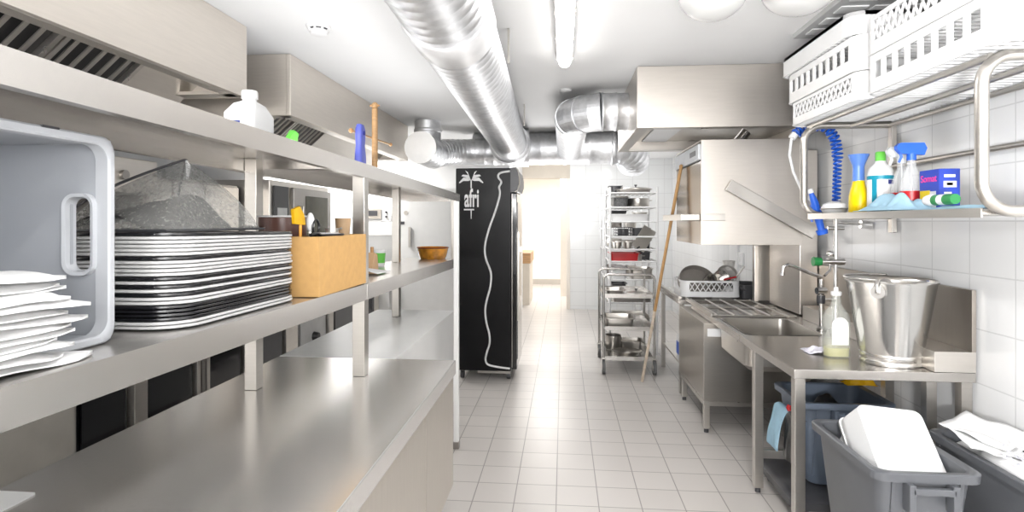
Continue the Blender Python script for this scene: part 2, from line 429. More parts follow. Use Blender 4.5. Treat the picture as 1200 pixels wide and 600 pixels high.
MB().box(-3.28, -2.44, 2.66, 3.6, .9, .93, .01).build('hob', BLACK, t)
t = cook_unit('fryer', 'fryer with a black door below the middle of the pass shelf', 'fryer', 3.66, 4.25, 0, .9, STEEL_D)
door(t, 3.68, 4.07, .2, .82, BLACKG, False); MB().box(-2.42, -2.36, 4.10, 4.23, .12, .88, .004).build('pillar', STEEL, t)
MB().box(-3.2, -2.6, 3.75, 4.15, .9, .96, .01).build('basin_rim', STEEL, t)
t = cook_unit('griddle', 'griddle unit with a dark grey door beside a narrow steel panel', 'griddle', 4.25, 5.0, 0, .9, STEEL_D)
door(t, 4.27, 4.70, .2, .84, DARK, False); MB().box(-2.42, -2.37, 4.73, 4.95, .15, .86, .004).build('side_panel', STEEL, t)
MB().box(-3.2, -2.5, 4.3, 4.95, .9, .94, .01).build('plate', STEEL_D, t)
t = cook_unit('oven_base', 'light steel oven base with a small black knob', 'oven', 5.0, 5.74, 0, .88, STEEL_D)
d = door(t, 5.04, 5.60, .2, .86, mk('light_panel', (.62, .62, .61), .35), False)
MB().cyl((-2.39, 5.32, .50), (-2.34, 5.32, .50), .045, .035).build('knob', BLACK, d); MB().box(-2.42, -2.36, 5.62, 5.72, .12, .86, .004).build('pillar', STEEL, t)
t = cook_unit('low_oven', 'low oven with a black glass window past the shelf post', 'oven', 5.74, 6.52, 0, .88, STEEL_D)
door(t, 5.78, 6.48, .2, .80, BLACKG, False, BLACKG)
t = cook_unit('cooling_unit', 'beige cooling unit with a black grille near the white wall', 'cooler', 6.52, 7.36, 0, .88, mk('beige_unit', (.60, .57, .52), .4))
g = MB().box(-2.42, -2.395, 6.55, 7.1, .45, .85, .004).build('grille', BLACK, t)
s = MB()
for k in range(5): s.box(-2.395, -2.388, 6.62+.09*k, 6.66+.09*k, .5, .8)
s.build('slat', DARK, g, smooth=False)
# combi oven standing on its base
t = thing('combi_oven', 'tall steel combi oven with a dark glass door behind the black pot', 'oven', (-2.95, 5.5, .88))
MB().box(-3.4, -2.62, 4.92, 6.2, .882, 1.98, .01).build('casing', STEEL, t)
d = MB().box(-2.62, -2.58, 5.30, 6.18, .95, 1.93, .01).build('door', STEEL_D, t)
MB().box(-2.58, -2.575, 5.55, 6.08, 1.02, 1.86).build('pane', mk('oven_glass', (.10, .095, .05), .15, var=.4, nscale=3), d)
MB().tube([(-2.58, 5.40, 1.15), (-2.53, 5.40, 1.15), (-2.53, 5.40, 1.75), (-2.58, 5.40, 1.75)], .012).build('handle', STEEL_T, d)
c = MB().box(-2.62, -2.60, 4.97, 5.24, .95, 1.93, .004).build('control_panel', DARK, t)
MB().box(-2.60, -2.597, 5.02, 5.20, 1.66, 1.73).build('sticker', WHITE, c)
MB().cyl((-2.60, 5.1, 1.35), (-2.57, 5.1, 1.35), .03).build('dial', STEEL_T, c)
# tall steel cabinet panels beyond the net
t = thing('steel_cabinet', 'steel wall cabinet with two upright door panels behind the net cover', 'cabinet', (-3.2, 4.3, .95))
MB().box(-3.58, -2.9, 3.72, 4.88, .95, 1.92, .006).build('body', STEEL_D, t)
for a, c in ((3.75, 3.98), (4.0, 4.36), (4.38, 4.85)):
    d = MB().box(-2.9, -2.87, a, c, .98, 1.90, .006).build('door', STEEL if a != 4.0 else STEEL_S, t)
    MB().box(-2.87, -2.86, c-.05, c-.03, 1.3, 1.5, .002).build('handle', STEEL_T, d)
t = thing('extractor_pipe_box', 'steel control box under the hood beside the steel wall cabinet', 'box', (-3.2, 3.2, 1.72))
MB().box(-3.59, -2.7, 2.5, 3.6, 1.78, 2.0, .008).build('casing', STEEL, t)
MB().cyl((-2.7, 3.3, 1.89), (-2.68, 3.3, 1.89), .03).build('dial', STEEL_D, t)
# splash panel
struct(MB().box(-3.6, -3.585, 1.2, 3.7, .0, 1.7).build('trim_3', mk('splash_paint', (.70, .68, .65), .35)))

# ================================================================== LEFT: counter
def counter():
    t = thing('serving_counter', 'long stainless steel serving counter with smooth top and flat grey side panels', 'counter', (-1.07, 1.8, 0))
    zc = .86; x0, x1 = -1.562, -.572; y0, y1 = .3, 3.03
    MB().box(x0, x1, y0, y1, zc-.075, zc, .006).build('worktop', STEEL_C, t)
    PAN = steel('panel_steel', (.66, .62, .565), .42, (1, 14, 1))
    ys = [.32, 1.2, 2.41, 3.015]
    for a, b in zip(ys, ys[1:]): MB().box(x1-.04, x1-.012, a+.004, b-.004, .20, zc-.077, .002).build('side_panel', PAN, t)
    MB().box(x1-.05, x1-.041, y0+.03, y1-.04, .205, zc-.08).build('panel_backing', BLACK, t)
    MB().box(x0+.03, x1-.04, y1-.03, y1-.012, .20, zc-.077).build('end_panel', PAN, t)
    MB().box(x0+.01, x0+.03, y0+.02, y1-.03, .20, zc-.077).build('rear_panel', STEEL_D, t)
    MB().box(x0+.03, x1-.05, y0+.02, y1-.04, .18, .20).build('bottom_shelf', STEEL_D, t)
    for x in (x0+.18, x1-.22):
        for y in (y0+.15, 1.7, y1-.2): MB().box(x-.02, x+.02, y-.02, y+.02, 0, .18, .003).build('leg', STEEL_T, t)
counter()
t = thing('white_cabinet', 'white cabinet with a flat white top continuing the serving counter', 'cabinet', (-1.23, 3.9, 0))
MB().box(-1.562, -.905, 3.034, 4.72, .815, .86, .004).build('worktop', WHITE_L, t)
MB().box(-1.55, -.91, 3.05, 4.71, .10, .815, .004).build('body', WHITE_L, t)
MB().box(-1.50, -.96, 3.10, 4.66, 0, .10).build('plinth', STEEL_D, t)
# corner plate
t = thing('metal_plate', 'small pale metal plate with a round hole at the counter corner', 'plate', (-1.49, 1.39, .86))
MB().prism(rrect(-1.555, -1.425, 1.33, 1.435, .008), .8605, .865).build('plate', WHITE_L, t)
MB().cyl((-1.50, 1.36, .8645), (-1.50, 1.36, .8655), .012).build('hole', BLACK, t)
# white post
t = thing('white_post', 'slim white post with a grey foot standing past the counter end', 'post', (-.752, 4.0, 0))
MB().box(-.77, -.735, 3.98, 4.02, .03, 1.745, .004).build('upright', WHITE_L, t)
MB().box(-.775, -.73, 3.975, 4.025, 0, .05, .004).build('foot', STEEL_D, t)

# ================================================================== LEFT: pass shelf rack
SL = -.0108
def zl(y): return 1.321 + SL*(y-.88)     # top of the lower shelf
def zu(y): return 1.898 + SL*(y-.88)     # top of the upper shelf
RX0, RX1, RY0, RY1 = -1.40, -.941, .25, 5.05
def rack():
    t = thing('pass_shelf', 'two tier stainless pass shelf on square posts above the serving counter', 'shelf', (-1.17, 2.6, .86))
    def shelf(name, zf, th, y1):
        m = MB()
        def slab(x0, x1, dz0, dz1, a, b):
            m.loft([[(x0, a, zf(a)+dz0), (x1, a, zf(a)+dz0), (x1, a, zf(a)+dz1), (x0, a, zf(a)+dz1)],
                    [(x0, b, zf(b)+dz0), (x1, b, zf(b)+dz0), (x1, b, zf(b)+dz1), (x0, b, zf(b)+dz1)]])
        slab(RX0, RX1, -.004, 0, RY0, y1)
        slab(RX1-.004, RX1, -th, -.004, RY0, y1); slab(RX0, RX0+.004, -th, -.004, RY0, y1)
        slab(RX1-.03, RX1-.004, -th, -th+.004, RY0, y1); slab(RX0+.004, RX0+.03, -th, -th+.004, RY0, y1)
        slab(RX0+.004, RX1-.004, -th, -.004, y1-.004, y1)
        slab(RX0+.004, RX1-.004, -.03, -.004, 2.60, 2.66)
        m.build(name, STEEL_S, t, ang=25)
    shelf('lower_shelf', zl, .076, 5.05); shelf('upper_shelf', zu, .066, 5.17)
    for x0, x1, y in ((-1.005, -.945, 2.66), (-1.005, -.945, .32), (-1.395, -1.34, .32), (-1.395, -1.34, 2.4), (-1.33, -1.275, 4.36)):
        MB().box(x0, x1, y, y+.06, .861, zl(y)-.004, .003).box(x0, x1, y, y+.06, zl(y), zu(y)-.004, .003).build('post', STEEL_T, t)
    MB().box(-.985, -.945, 4.98, 5.02, zl(5)+.0, zu(5)-.004, .003).build('end_post', STEEL_T, t)
    MB().box(RX1, RX1+.0015, 2.69, 2.70, zl(2.7)-.076, zl(2.7)).build('seam', CHROME, t)
rack()

# ------------------------------------------------------------------ napkins
def napkin(z, th, xe, ye, sk, seed):
    m = MB(); rnd = random.Random(seed)
    nx, ny = 14, 22
    x0, y0 = -1.33+rnd.uniform(-.01, .01), .45
    top = []; bot = []
    for j in range(ny+1):
        v = j/ny; rt = []; rb = []
        for i in range(nx+1):
            u = i/nx
            x = x0+(xe-x0)*u + .012*noise.noise((v*6, seed*3.1, 0)) * u + sk*(v-.5)*u
            y = y0+(ye-y0)*v - .04*(1-u)*v + .010*noise.noise((u*5, seed*1.7, 4))*v
            if v > .93: x -= .02*u*(v-.93)/.07
            dz = .006*noise.noise((u*4, v*5, seed*.9)) - .010*max(0, u-.75)*4*max(0, v-.5)*1.2 + .003*math.sin(v*9+seed)
            e = 1-max(0, (u-.86)/.14)**2*.8; e *= 1-max(0, (v-.95)/.05)**2*.85
            rt.append((x, y, z+dz+th*e)); rb.append((x, y, z+dz+th*(1-e)*.5))
        top.append(rt); bot.append(rb)
    m.sheet(top); m.sheet(bot)
    def edge(A, B): m.sheet([A, B])
    edge(top[0], bot[0]); edge(top[-1], bot[-1]); edge([r[0] for r in top], [r[0] for r in bot]); edge([r[-1] for r in top], [r[-1] for r in bot])
    return m.build('folded_napkin', NAPKIN, None, ang=70)
ORD = ['topmost', 'second', 'third', 'fourth', 'fifth', 'sixth', 'seventh', 'eighth', 'ninth', 'tenth', 'eleventh', 'twelfth', 'thirteenth', 'fourteenth', 'fifteenth', 'sixteenth',
       'seventeenth', 'eighteenth', 'nineteenth', 'twentieth', 'twenty-first', 'twenty-second', 'twenty-third', 'lowest']
NN = 13
for k in range(NN):
    z = 1.328+.0135*(NN-1-k)
    r = random.Random(k+40)
    f = k/(NN-1)
    ye = 1.10+r.uniform(-.05, .02) - .015*abs(f-.35) + (.02 if k in (3, 4, 12) else 0)
    xe = -.958+r.uniform(-.02, .006) - (.018 if k < 3 else 0)
    o = napkin(z, .015, xe, ye, r.uniform(-.03, .03), k+3)
    pos = 'topmost napkin' if k == 0 else 'lowest napkin' if k == NN-1 else ORD[k]+' napkin from the top'
    tag(o, 'folded white cloth napkin, %s of the stack before the grey tub' % pos, 'napkin', 'folded white napkins on the pass shelf')

# ------------------------------------------------------------------ grey tub on its side
def tub():
    zb = zl(1.0)+.001; zt = zb+.475
    xo, xi = -1.055, -1.385; y0, y1 = .62, 1.262
    t = thing('plastic_tub', 'grey plastic tub lying on its side with an oblong hand hole', 'tub', (-1.2, .95, zb))
    def ring(x, ins, r=.035): return [(x, p[0], p[1]) for p in rrect(y0+ins, y1-ins, zb+ins, zt-ins, r, 6)]
    # walls: outer and inner skins tapering to the base, with the end wall cut for a hand hole
    w = MB()
    def skin(y_lo, y_hi, z_lo, z_hi): pass
    zh0, zh1, xh0, xh1 = zb+.165, zb+.335, -1.150, -1.092      # hand hole
    w.box(xi, xo, y0+.01, y1-.01, zb+.006, zb+.014)                       # lower wall
    w.box(xi, xo, y0+.01, y1-.01, zt-.014, zt-.006)                       # upper wall
    w.box(xi, xi+.008, y0+.01, y1-.01, zb+.014, zt-.014, .002)                  # base
    ye = y1-.018
    w.box(xi, xh0, ye, ye+.008, zb+.014, zt-.014)
    w.box(xh1, xo, ye, ye+.008, zb+.014, zt-.014)
    w.box(xh0, xh1, ye, ye+.008, zb+.014, zh0); w.box(xh0, xh1, ye, ye+.008, zh1, zt-.014)
    w.box(xi, xo, y0+.01, y0+.018, zb+.014, zt-.014)
    w.build('walls', GREYP, t, smooth=False)
    RIM = mk('rim_grey', (.44, .455, .48), .4, var=.02)
    m = MB(); 
    R = [ring(xo-.03, .0), ring(xo, .0), ring(xo+.004, .004), ring(xo+.004, .016), ring(xo, .02), ring(xo-.03, .02)]
    m.loft(R, False, False); m.build('rim', RIM, t)
    h = MB(); hr = lambda y, ins: [(p[0], y, p[1]) for p in rrect(xh0-ins, xh1+ins, zh0-ins, zh1+ins, .02+ins, 6)]
    h.loft([hr(ye-.012, .002), hr(ye-.014, .010), hr(ye+.008, .012)], False, False)
    h.loft([hr(ye-.012, .002), hr(ye+.016, .0)], False, False); h.build('hand_hole_rim', RIM, t)
    MB().box(-1.12, -1.05, 1.07, 1.11, zt-.0035, zt+.002, .001).build('slot', DARK, t)
tub()

# ------------------------------------------------------------------ tray stack
def make_tray(zbase, col):
    x0, x1, y0, y1 = -1.40, -.985, 1.385, 2.085
    sets = [(.022, -.001), (.010, .000), (.003, .0018), (.0, .003), (0, .0085), (.001, .0098), (.006, .0102), (.012, .0092), (.022, .0030), (.20, .0030)]
    m = MB()
    rings = [rr3(x0+i, x1-i, y0+i, y1-i, max(.012, .10-i), zbase+z, 10) for i, z in sets]
    m.loft(rings, True, True)
    return m.build('serving_tray', col, None, ang=50)
PAT = 'BSSSSSBSSSSBSBSBSSBBBBSS'
zt0 = zl(1.75)+.0035
srcs = {}
hh = .0106
for k, ch in enumerate(PAT):
    z = zt0+hh*(len(PAT)-1-k)
    if ch not in srcs: o = make_tray(z, TRAYG if ch == 'S' else BLACKG); srcs[ch] = o
    else:
        s = srcs[ch]; o = s.copy(); COL.objects.link(o)
        o.location = (s.location.x+random.uniform(-.002, .002), s.location.y+random.uniform(-.003, .003), s.location.z - (s['zz']-z)); WPOS[o.name] = o.location.copy()
    o['zz'] = z
    o.rotation_euler = (SL, 0, 0)
    c = 'grey rimmed' if ch == 'S' else 'black rimmed'
    pos = 'topmost' if k == 0 else 'lowest' if k == len(PAT)-1 else ORD[k]+' from the top'
    tag(o, '%s serving tray, %s of the stack on the pass shelf' % (c, pos), 'tray', 'serving trays stacked on the pass shelf')
for o in bpy.data.objects:
    if 'zz' in o: del o['zz']
TRTOP = zt0+hh*24+.001

# net food cover on the trays
def net():
    t = thing('net_cover', 'peaked grey net food cover with dark curved ribs on the tray stack', 'food cover', (-1.2, 1.76, TRTOP))
    x0, x1, y0, y1, z0, hgt = -1.385, -1.05, 1.43, 1.93, TRTOP+.002, .225
    cx, cy = -1.22, 1.76
    rings = []
    for k in range(13):
        f = k/12; s = (1-f)**1.0; bulge = .10*math.sin(PI*f)
        s = min(1, s+bulge); z = z0+hgt*(f**.9)
        poly = rr3(x0, x1, y0, y1, .03, 0, 3)
        rings.append([(cx+(p[0]-cx)*max(s, .01), cy+(p[1]-cy)*max(s, .01), z) for p in poly])
    m = MB(); m._faces(rings, True, False, False); m.build('net', NET, t, ang=60)
    apex = Vector((cx, cy, z0+hgt))
    for xx, yy in ((x0, y0), (x0, y1)):
        pts = []
        for k in range(13):
            f = k/12; s = min(1, (1-f)+.10*math.sin(PI*f)+.012); pts.append((cx+(xx-cx)*s, cy+(yy-cy)*s, z0+.004+hgt*(f**.9)))
        MB().tube(pts, .0042, 8).build('rib', DARK, t)
    MB().tube([(cx, cy, z0+hgt), (cx+.012, cy-.008, z0+hgt-.02), (cx+.016, cy-.02, z0+hgt-.06)], [.004, .008, .003], 8).build('tie_string', NAPKIN, t)
    MB().tube([p for p in [(x0, y0, z0+.004), (x1, y0, z0+.004), (x1, y1, z0+.004), (x0, y1, z0+.004)]], .004, 8, True).build('base_wire', DARK, t)
net()
m = MB(); rows = []
for j in range(13):
    v = j/12; rows.append([(-1.36+.24*u/8, 1.46+.40*v, TRTOP+.004+.125*math.sin(PI*min(1, u/8*.9+.1))*(.35+.65*v)*(1-.9*max(0, v-.92)/.08) + .006*noise.noise((u, v*7, 2))) for u in range(9)])
m.sheet(rows); tag(m.build('black_cloth', mk('black_cloth', (.012, .012, .013), .8, bump=.2, nscale=20), thick=.004), 'black cloth heaped under the net cover on the trays', 'cloth')

# ------------------------------------------------------------------ kraft box with utensils
BY0, BY1, BX0, BX1 = 2.12, 2.645, -1.055, -.932
zb = zl(2.12)+.003
t = thing('cardboard_box', 'tan cardboard box with utensils on the pass shelf beside the tray stack', 'box', (-.99, 2.38, zb))
bz = zb+.232
MB().box(BX1-.006, BX1, BY0, BY1, zb, bz, .001).box(BX0, BX0+.006, BY0, BY1, zb, bz, .001).box(BX0+.006, BX1-.006, BY0, BY0+.006, zb, bz, .001).box(BX0+.006, BX1-.006, BY1-.006, BY1, zb, bz, .001).build('side_walls', KRAFT, t)
MB().box(BX0+.006, BX1-.006, BY0+.006, BY1-.006, zb, zb+.005).build('bottom', KRAFT, t)
WOODB = mk('beech', (.62, .40, .22), .5, var=.1)
# black pot on tray end
def pot(name, label, c, r, h, mat, rim, cat='pot'):
    t = thing(name, label, cat, c)
    x, y, z = c
    MB().lathe([(0, z), (r*.93, z), (r, z+.012), (r, z+h), (r-.004, z+h), (r-.006, z+.015), (0, z+.006)], (x, y, 0), 36).build('body', mat, t)
    MB().tube([(x+(r+.002)*math.cos(2*PI*k/36), y+(r+.002)*math.sin(2*PI*k/36), z+h) for k in range(36)], .004, 8, True).build('rim', rim, t)
    return t
t = pot('cooking_pot', 'dark brown pot with a pale rim beside the utensils of the tan box', (-1.20, 2.365, zl(2.36)+.003), .098, .315, BROWN, WHITE)
MB().tube([(-1.26, 2.285, 1.575), (-1.285, 2.255, 1.58), (-1.335, 2.285, 1.58), (-1.295, 2.33, 1.575)], .005, 8).build('handle', BLACK, t)
# flat pan lying on the box
t = thing('flat_skillet', 'pale flat skillet with a black edge lying across the tan box', 'pan', (-.99, 2.32, bz))
MB().lathe([(0, .010), (.06, .010), (.085, .004), (.088, 0), (.08, 0), (0, .005)], (-.99, 2.33, bz+.002), 36, sx=.68).build('plate', WHITE, t)
MB().tube([(-.99+.062*math.cos(2*PI*k/36), 2.33+.09*math.sin(2*PI*k/36), bz+.004) for k in range(36)], .0045, 8, True).build('edge', BLACK, t)
MB().tube([(-.985, 2.243, bz+.006), (-.98, 2.20, bz+.012), (-.978, 2.15, bz+.006)], .008, 8).build('handle', BLACK, t)
t = thing('spatula', 'orange spatula standing in the tan box behind the dark pot', 'spatula', (-1.03, 2.16, zb+.006))
MB().tube([(-1.03, 2.17, zb+.008), (-1.03, 2.17, bz+.05)], .006, 8).build('handle', ORANGE, t)
MB().prism([(2.11, bz+.05), (2.20, bz+.045), (2.19, bz+.085), (2.15, bz+.118), (2.10, bz+.105)], -1.035, -1.023, 'x').build('blade', YCLOTH, t)
t = thing('whisk', 'white handled whisk with a black loop standing in the tan box', 'whisk', (-.995, 2.27, zb+.006))
MB().tube([(-1.035, 2.27, zb+.008), (-1.035, 2.27, bz+.02)], .007, 8).build('handle', STEEL_T, t)
MB().ball((-1.035, 2.27, bz+.055), .024, .7, .8, 1.7).build('head', WHITE, t)
MB().tube([(-1.02, 2.29+.030*math.cos(a), bz+.036+.030*math.sin(a)) for a in [2*PI*k/20 for k in range(20)]], .005, 8, True).build('loop', BLACK, t)
t = thing('paper_cup', 'brown paper cup standing in the tan box beside the shelf post', 'cup', (-.995, 2.53, zb+.006))
MB().lathe([(0, zb+.16), (.024, zb+.16), (.036, bz+.075), (.034, bz+.075), (.023, zb+.165), (0, zb+.165)], (-1.0, 2.53, 0), 24).build('cup_body', mk('brown_paper', (.42, .28, .16), .6, var=.2), t)
t = thing('steel_cup', 'small steel measuring cup in the tan box next to the whisk', 'cup', (-1.01, 2.43, zb+.006))
MB().lathe([(0, zb+.15), (.026, zb+.15), (.028, bz+.03), (.026, bz+.03), (.024, zb+.155), (0, zb+.155)], (-1.01, 2.43, 0), 24).build('cup_body', STEEL, t)
MB().tube([(-.984, 2.43, bz+.025), (-.965, 2.43, bz+.03)], .004, 8).build('handle', STEEL_T, t)
# paper + wooden item past the post
m = MB(); rows = [[(-1.20+.16*i/8, 3.15+.24*j/8, zl(3.2)+.004+.055*((i/8)*.1+(1-i/8)*.9)*(1-.6*j/8)) for i in range(9)] for j in range(9)]
m.sheet(rows); tag(m.build('paper_sheet', PAPER, thick=.002), 'white paper sheet propped on the pass shelf past the tan box', 'paper')
t = thing('wooden_block', 'small wooden knife block on the pass shelf behind the white paper', 'block', (-1.2, 3.48, zl(3.5)))
MB().prism([(3.42, zl(3.4)+.003), (3.55, zl(3.4)+.003), (3.53, zl(3.4)+.10), (3.47, zl(3.4)+.115)], -1.25, -1.17, 'x').build('block', WOODB, t)
for k in range(2): MB().box(-1.235+.035*k, -1.218+.035*k, 3.48, 3.50, zl(3.4)+.10, zl(3.4)+.15, .003).build('handle', WOOD, t)
t = thing('label_tub', 'small tub with a bright green label on the pass shelf before the white wall', 'tub', (-1.30, 3.95, zl(3.95)))
MB().lathe([(0, 0), (.04, 0), (.048, .10), (.05, .10), (.05, .112), (0, .112)], (-1.30, 3.95, zl(3.95)+.003), 28).build('tub', WHITE, t)
MB().lathe([(.0425, .02), (.0485, .09)], (-1.30, 3.95, zl(3.95)+.003), 28).build('label_band', GREEN, t)
t = thing('spice_tin', 'small brown tin on the pass shelf beside the green labelled tub', 'tin', (-1.33, 3.72, zl(3.72)))
MB().lathe([(0, 0), (.035, 0), (.035, .07), (.033, .075), (0, .075)], (-1.33, 3.72, zl(3.72)+.003), 24).build('tin', mk('tin_brown', (.30, .20, .15), .4), t)
MB().lathe([(.036, .065), (.036, .08), (0, .08)], (-1.33, 3.72, zl(3.72)+.003), 24).build('lid', STEEL_T, t)
# amber bowl
bx, by = -1.13, 4.90; bz0 = zl(by)+.002
t = thing('amber_bowl', 'amber brown glazed bowl at the far end of the pass shelf', 'bowl', (bx, by, bz0))
MB().lathe([(0, 0), (.105, 0), (.118, .02), (.135, .092), (.141, .098), (.137, .102), (.128, .094), (.110, .016), (0, .012)], (bx, by, bz0), 40).build('bowl', AMBER, t)
MB().lathe([(.134, .090), (.142, .098), (.137, .103)], (bx, by, bz0), 40).build('rim', mk('rim_brown', (.28, .06, .02), .2), t)
# ------------------------------------------------------------------ on the upper shelf
x, y = -1.21, 2.12; z = zu(y)+.002
t = thing('canister', 'white plastic canister with a small label on the upper pass shelf', 'canister', (x, y, z))
def rl(sx, sy, r, zz): return [(x+p[0], y+p[1], zz) for p in rrect(-sx, sx, -sy, sy, r, 5)]
MB().loft([rl(.055, .085, .02, z), rl(.06, .09, .025, z+.01), rl(.06, .09, .025, z+.125), rl(.045, .06, .03, z+.165), rl(.025, .025, .024, z+.18), rl(.025, .025, .024, z+.19)]).build('body', WHITE, t)
MB().lathe([(0, .19), (.03, .19), (.03, .215), (.027, .22), (0, .22)], (x, y, z), 24).build('cap', WHITE_L, t)
lb = MB().box(x-.03, x+.03, y-.0915, y-.0895, z+.03, z+.11).build('front_label', PAPER, t)
MB().box(x-.012, x+.014, y-.0925, y-.0914, z+.062, z+.092).build('print', mk('navy_print', (.03, .05, .25), .4), lb)
x, y = -1.30, 2.62; z = zu(y)+.002
t = thing('green_scraper', 'bright green plastic scraper behind the white canister on the upper shelf', 'scraper', (x, y, z))
MB().prism([(y-.05, z), (y+.03, z), (y+.075, z+.15), (y+.03, z+.16), (y-.03, z+.10)], x-.012, x+.012, 'x').build('blade', GREEN, t)
MB().box(x-.016, x+.016, y-.045, y+.025, z, z+.02, .004).build('grip', DGREEN, t)
x, y = -1.15, 3.17; z = zu(y)+.002
t = thing('blue_brush', 'blue plastic brush standing upright on the upper pass shelf', 'brush', (x, y, z))
MB().loft([[(x+p[0], y+p[1], zz) for p in rrect(-.018*s-.004, .018*s+.004, -.05*s, .05*s, .018*s, 5)] for zz, s in ((z+.03, 1.05), (z+.10, .95), (z+.16, .75), (z+.21, .85), (z+.25, .85), (z+.278, .55))]).build('handle', BLUEV, t)
MB().box(x-.024, x+.024, y-.055, y+.055, z, z+.035, .006).build('bristle_block', mk('pale_blue', (.30, .34, .75), .5), t)
MB().cyl((x+.0, y, z+.23), (x+.026, y, z+.23), .012, seg=14).build('hole', mk('deep_blue', (.03, .04, .3), .5), t)
x, y = -1.15, 3.42; z = zu(y)+.002
t = thing('wooden_rod', 'upright wooden rod with a thin cross stick on the upper shelf by the blue brush', 'rod', (x, y, z))
MB().cyl((x, y, z), (x, y, z+.42), .018, .018, 16).build('shaft', WOODL, t)
MB().ball((x, y, z+.44), .021, 1, 1, 1.0).build('knob', WOODL, t)
MB().cyl((x-.03, y, z+.44), (x+.03, y, z+.44), .006, seg=10).build('pin', WOOD, t)
MB().cyl((x-.024, y-.33, z+.235), (x-.024, y+.40, z+.255), .006, seg=10).build('cross_stick', WOODL, t)
MB().ball((x-.024, y-.33, z+.235), .014).build('stick_knob', WOOD, t)
MB().ball((x-.024, y+.40, z+.255), .012).build('stick_knob', WOOD, t)
# ------------------------------------------------------------------ things at the white back wall
t = thing('white_freezer', 'tall white freezer with a slim steel handle against the back wall', 'freezer', (-1.85, 7.75, 0))
MB().box(-2.27, -1.16, 7.56, 7.98, .06, 2.05, .01).build('body', WHITE_L, t)
d = MB().box(-2.26, -1.17, 7.52, 7.56, .10, 2.03, .01).build('door', WHITE_L, t)
MB().box(-2.06, -2.03, 7.49, 7.52, 1.26, 1.53, .004).build('handle', STEEL_T, d)
MB().box(-2.18, -2.12, 7.514, 7.52, 1.565, 1.605, .002).build('plate', DARK, d)
MB().cyl((-2.1, 7.52, 1.72), (-2.1, 7.515, 1.72), .03).build('lock', STEEL_T, d)
for x in (-2.2, -1.25):
    MB().cyl((x, 7.7, 0), (x, 7.7, .06), .02, seg=10).build('foot', DARK, t)
t = thing('white_shelf_unit', 'white wall shelf unit behind the pass shelf post', 'shelf', (-2.7, 7.6, .9))
MB().box(-3.0, -2.29, 7.4, 7.99, .0, 1.02, .004).build('base_cabinet', WHITE_L, t)
MB().box(-3.0, -2.29, 7.55, 7.99, 1.42, 1.60, .004).build('shelf_board', WHITE_L, t)
t = thing('microwave', 'small white microwave with a dark window on the wall shelf', 'microwave', (-2.55, 7.75, 1.6))
MB().box(-2.85, -2.32, 7.56, 7.95, 1.603, 1.80, .01).build('casing', WHITE, t)
d = MB().box(-2.80, -2.45, 7.545, 7.56, 1.64, 1.775, .004).build('door', STEEL_T, t); MB().box(-2.76, -2.5, 7.541, 7.545, 1.68, 1.75).build('window_pane', DARK, d)
for k in range(2): MB().cyl((-2.38, 7.56, 1.67+.06*k), (-2.38, 7.54, 1.67+.06*k), .015, seg=12).build('knob', DARK, t)
# ================================================================== RIGHT: sink table
ZT = .88
def sink_table():
    t = thing('sink_table', 'stainless sink table with one bowl and a raised rear ledge against the tiled wall', 'sink table', (1.55, 3.7, 0))
    x0, x1, y0, y1 = 1.122, 1.955, 2.905, 5.15
    holes = [(1.17, 1.64, 3.78, 4.40)]
    m = MB(); th = .045
    m.box(x0, x1, y0, 3.78, ZT-th, ZT, .003).box(x0, x1, 4.40, y1, ZT-th, ZT).box(x0, 1.17, 3.78, 4.40, ZT-th, ZT).box(1.64, x1, 3.78, 4.40, ZT-th, ZT)
    m.build('worktop', STEEL_C2, t)
    for (a, b, c, d) in holes:
        B = MB(); r = .06
        B.loft([rr3(a-.012, b+.012, c-.012, d+.012, r, ZT+.003), rr3(a, b, c, d, r, ZT+.001), rr3(a+.006, b-.006, c+.006, d-.006, r, ZT-.205), rr3(a+.04, b-.04, c+.04, d-.04, r, ZT-.24),
                rr3(a+.04, b-.04, c+.04, d-.04, r, ZT-.245), rr3(a-.004, b+.004, c-.004, d+.004, r, ZT-.205), rr3(a-.008, b+.008, c-.008, d+.008, r, ZT-.05)], False, False)
        B.loft([rr3(a+.04, b-.04, c+.04, d-.04, r, ZT-.241), rr3(a+.042, b-.042, c+.042, d-.042, r, ZT-.244)], True, True)
        bw = B.build('sink_bowl', STEEL_T, t)
        MB().cyl(((a+b)/2, (c+d)/2, ZT-.239), ((a+b)/2, (c+d)/2, ZT-.235), .035).build('drain', CHROME, bw)
    MB().box(1.767, 1.955, y0, 4.42, ZT+.001, ZT+.10, .003).build('rear_ledge', STEEL, t)
    MB().box(1.935, 1.955, y0, 5.15, ZT+.10, 1.275, .002).build('backsplash', STEEL_B, t)
    for (x, y) in ((1.13, 2.915), (1.125, 3.49), (1.80, 3.02), (1.905, 2.93), (1.86, 3.50), (1.86, 4.95)):
        l = MB().box(x, x+.05, y, y+.05, .03, ZT-th, .003).build('leg', STEEL_T, t)
        MB().cyl((x+.025, y+.025, 0), (x+.025, y+.025, .035), .016, seg=12).build('foot', DARK, l)
    MB().box(1.14, 1.89, 3.505, 3.535, .20, .25, .003).build('crossbar', STEEL_T, t)
    return t
STEEL_B = steel('splash_steel', (.40, .365, .325), .38, (1, 14, 1))
STEEL_C2 = steel('table_steel', (.52, .495, .465), .26, (9, 4, 4), rv=.03, var=.03)
sink_table()

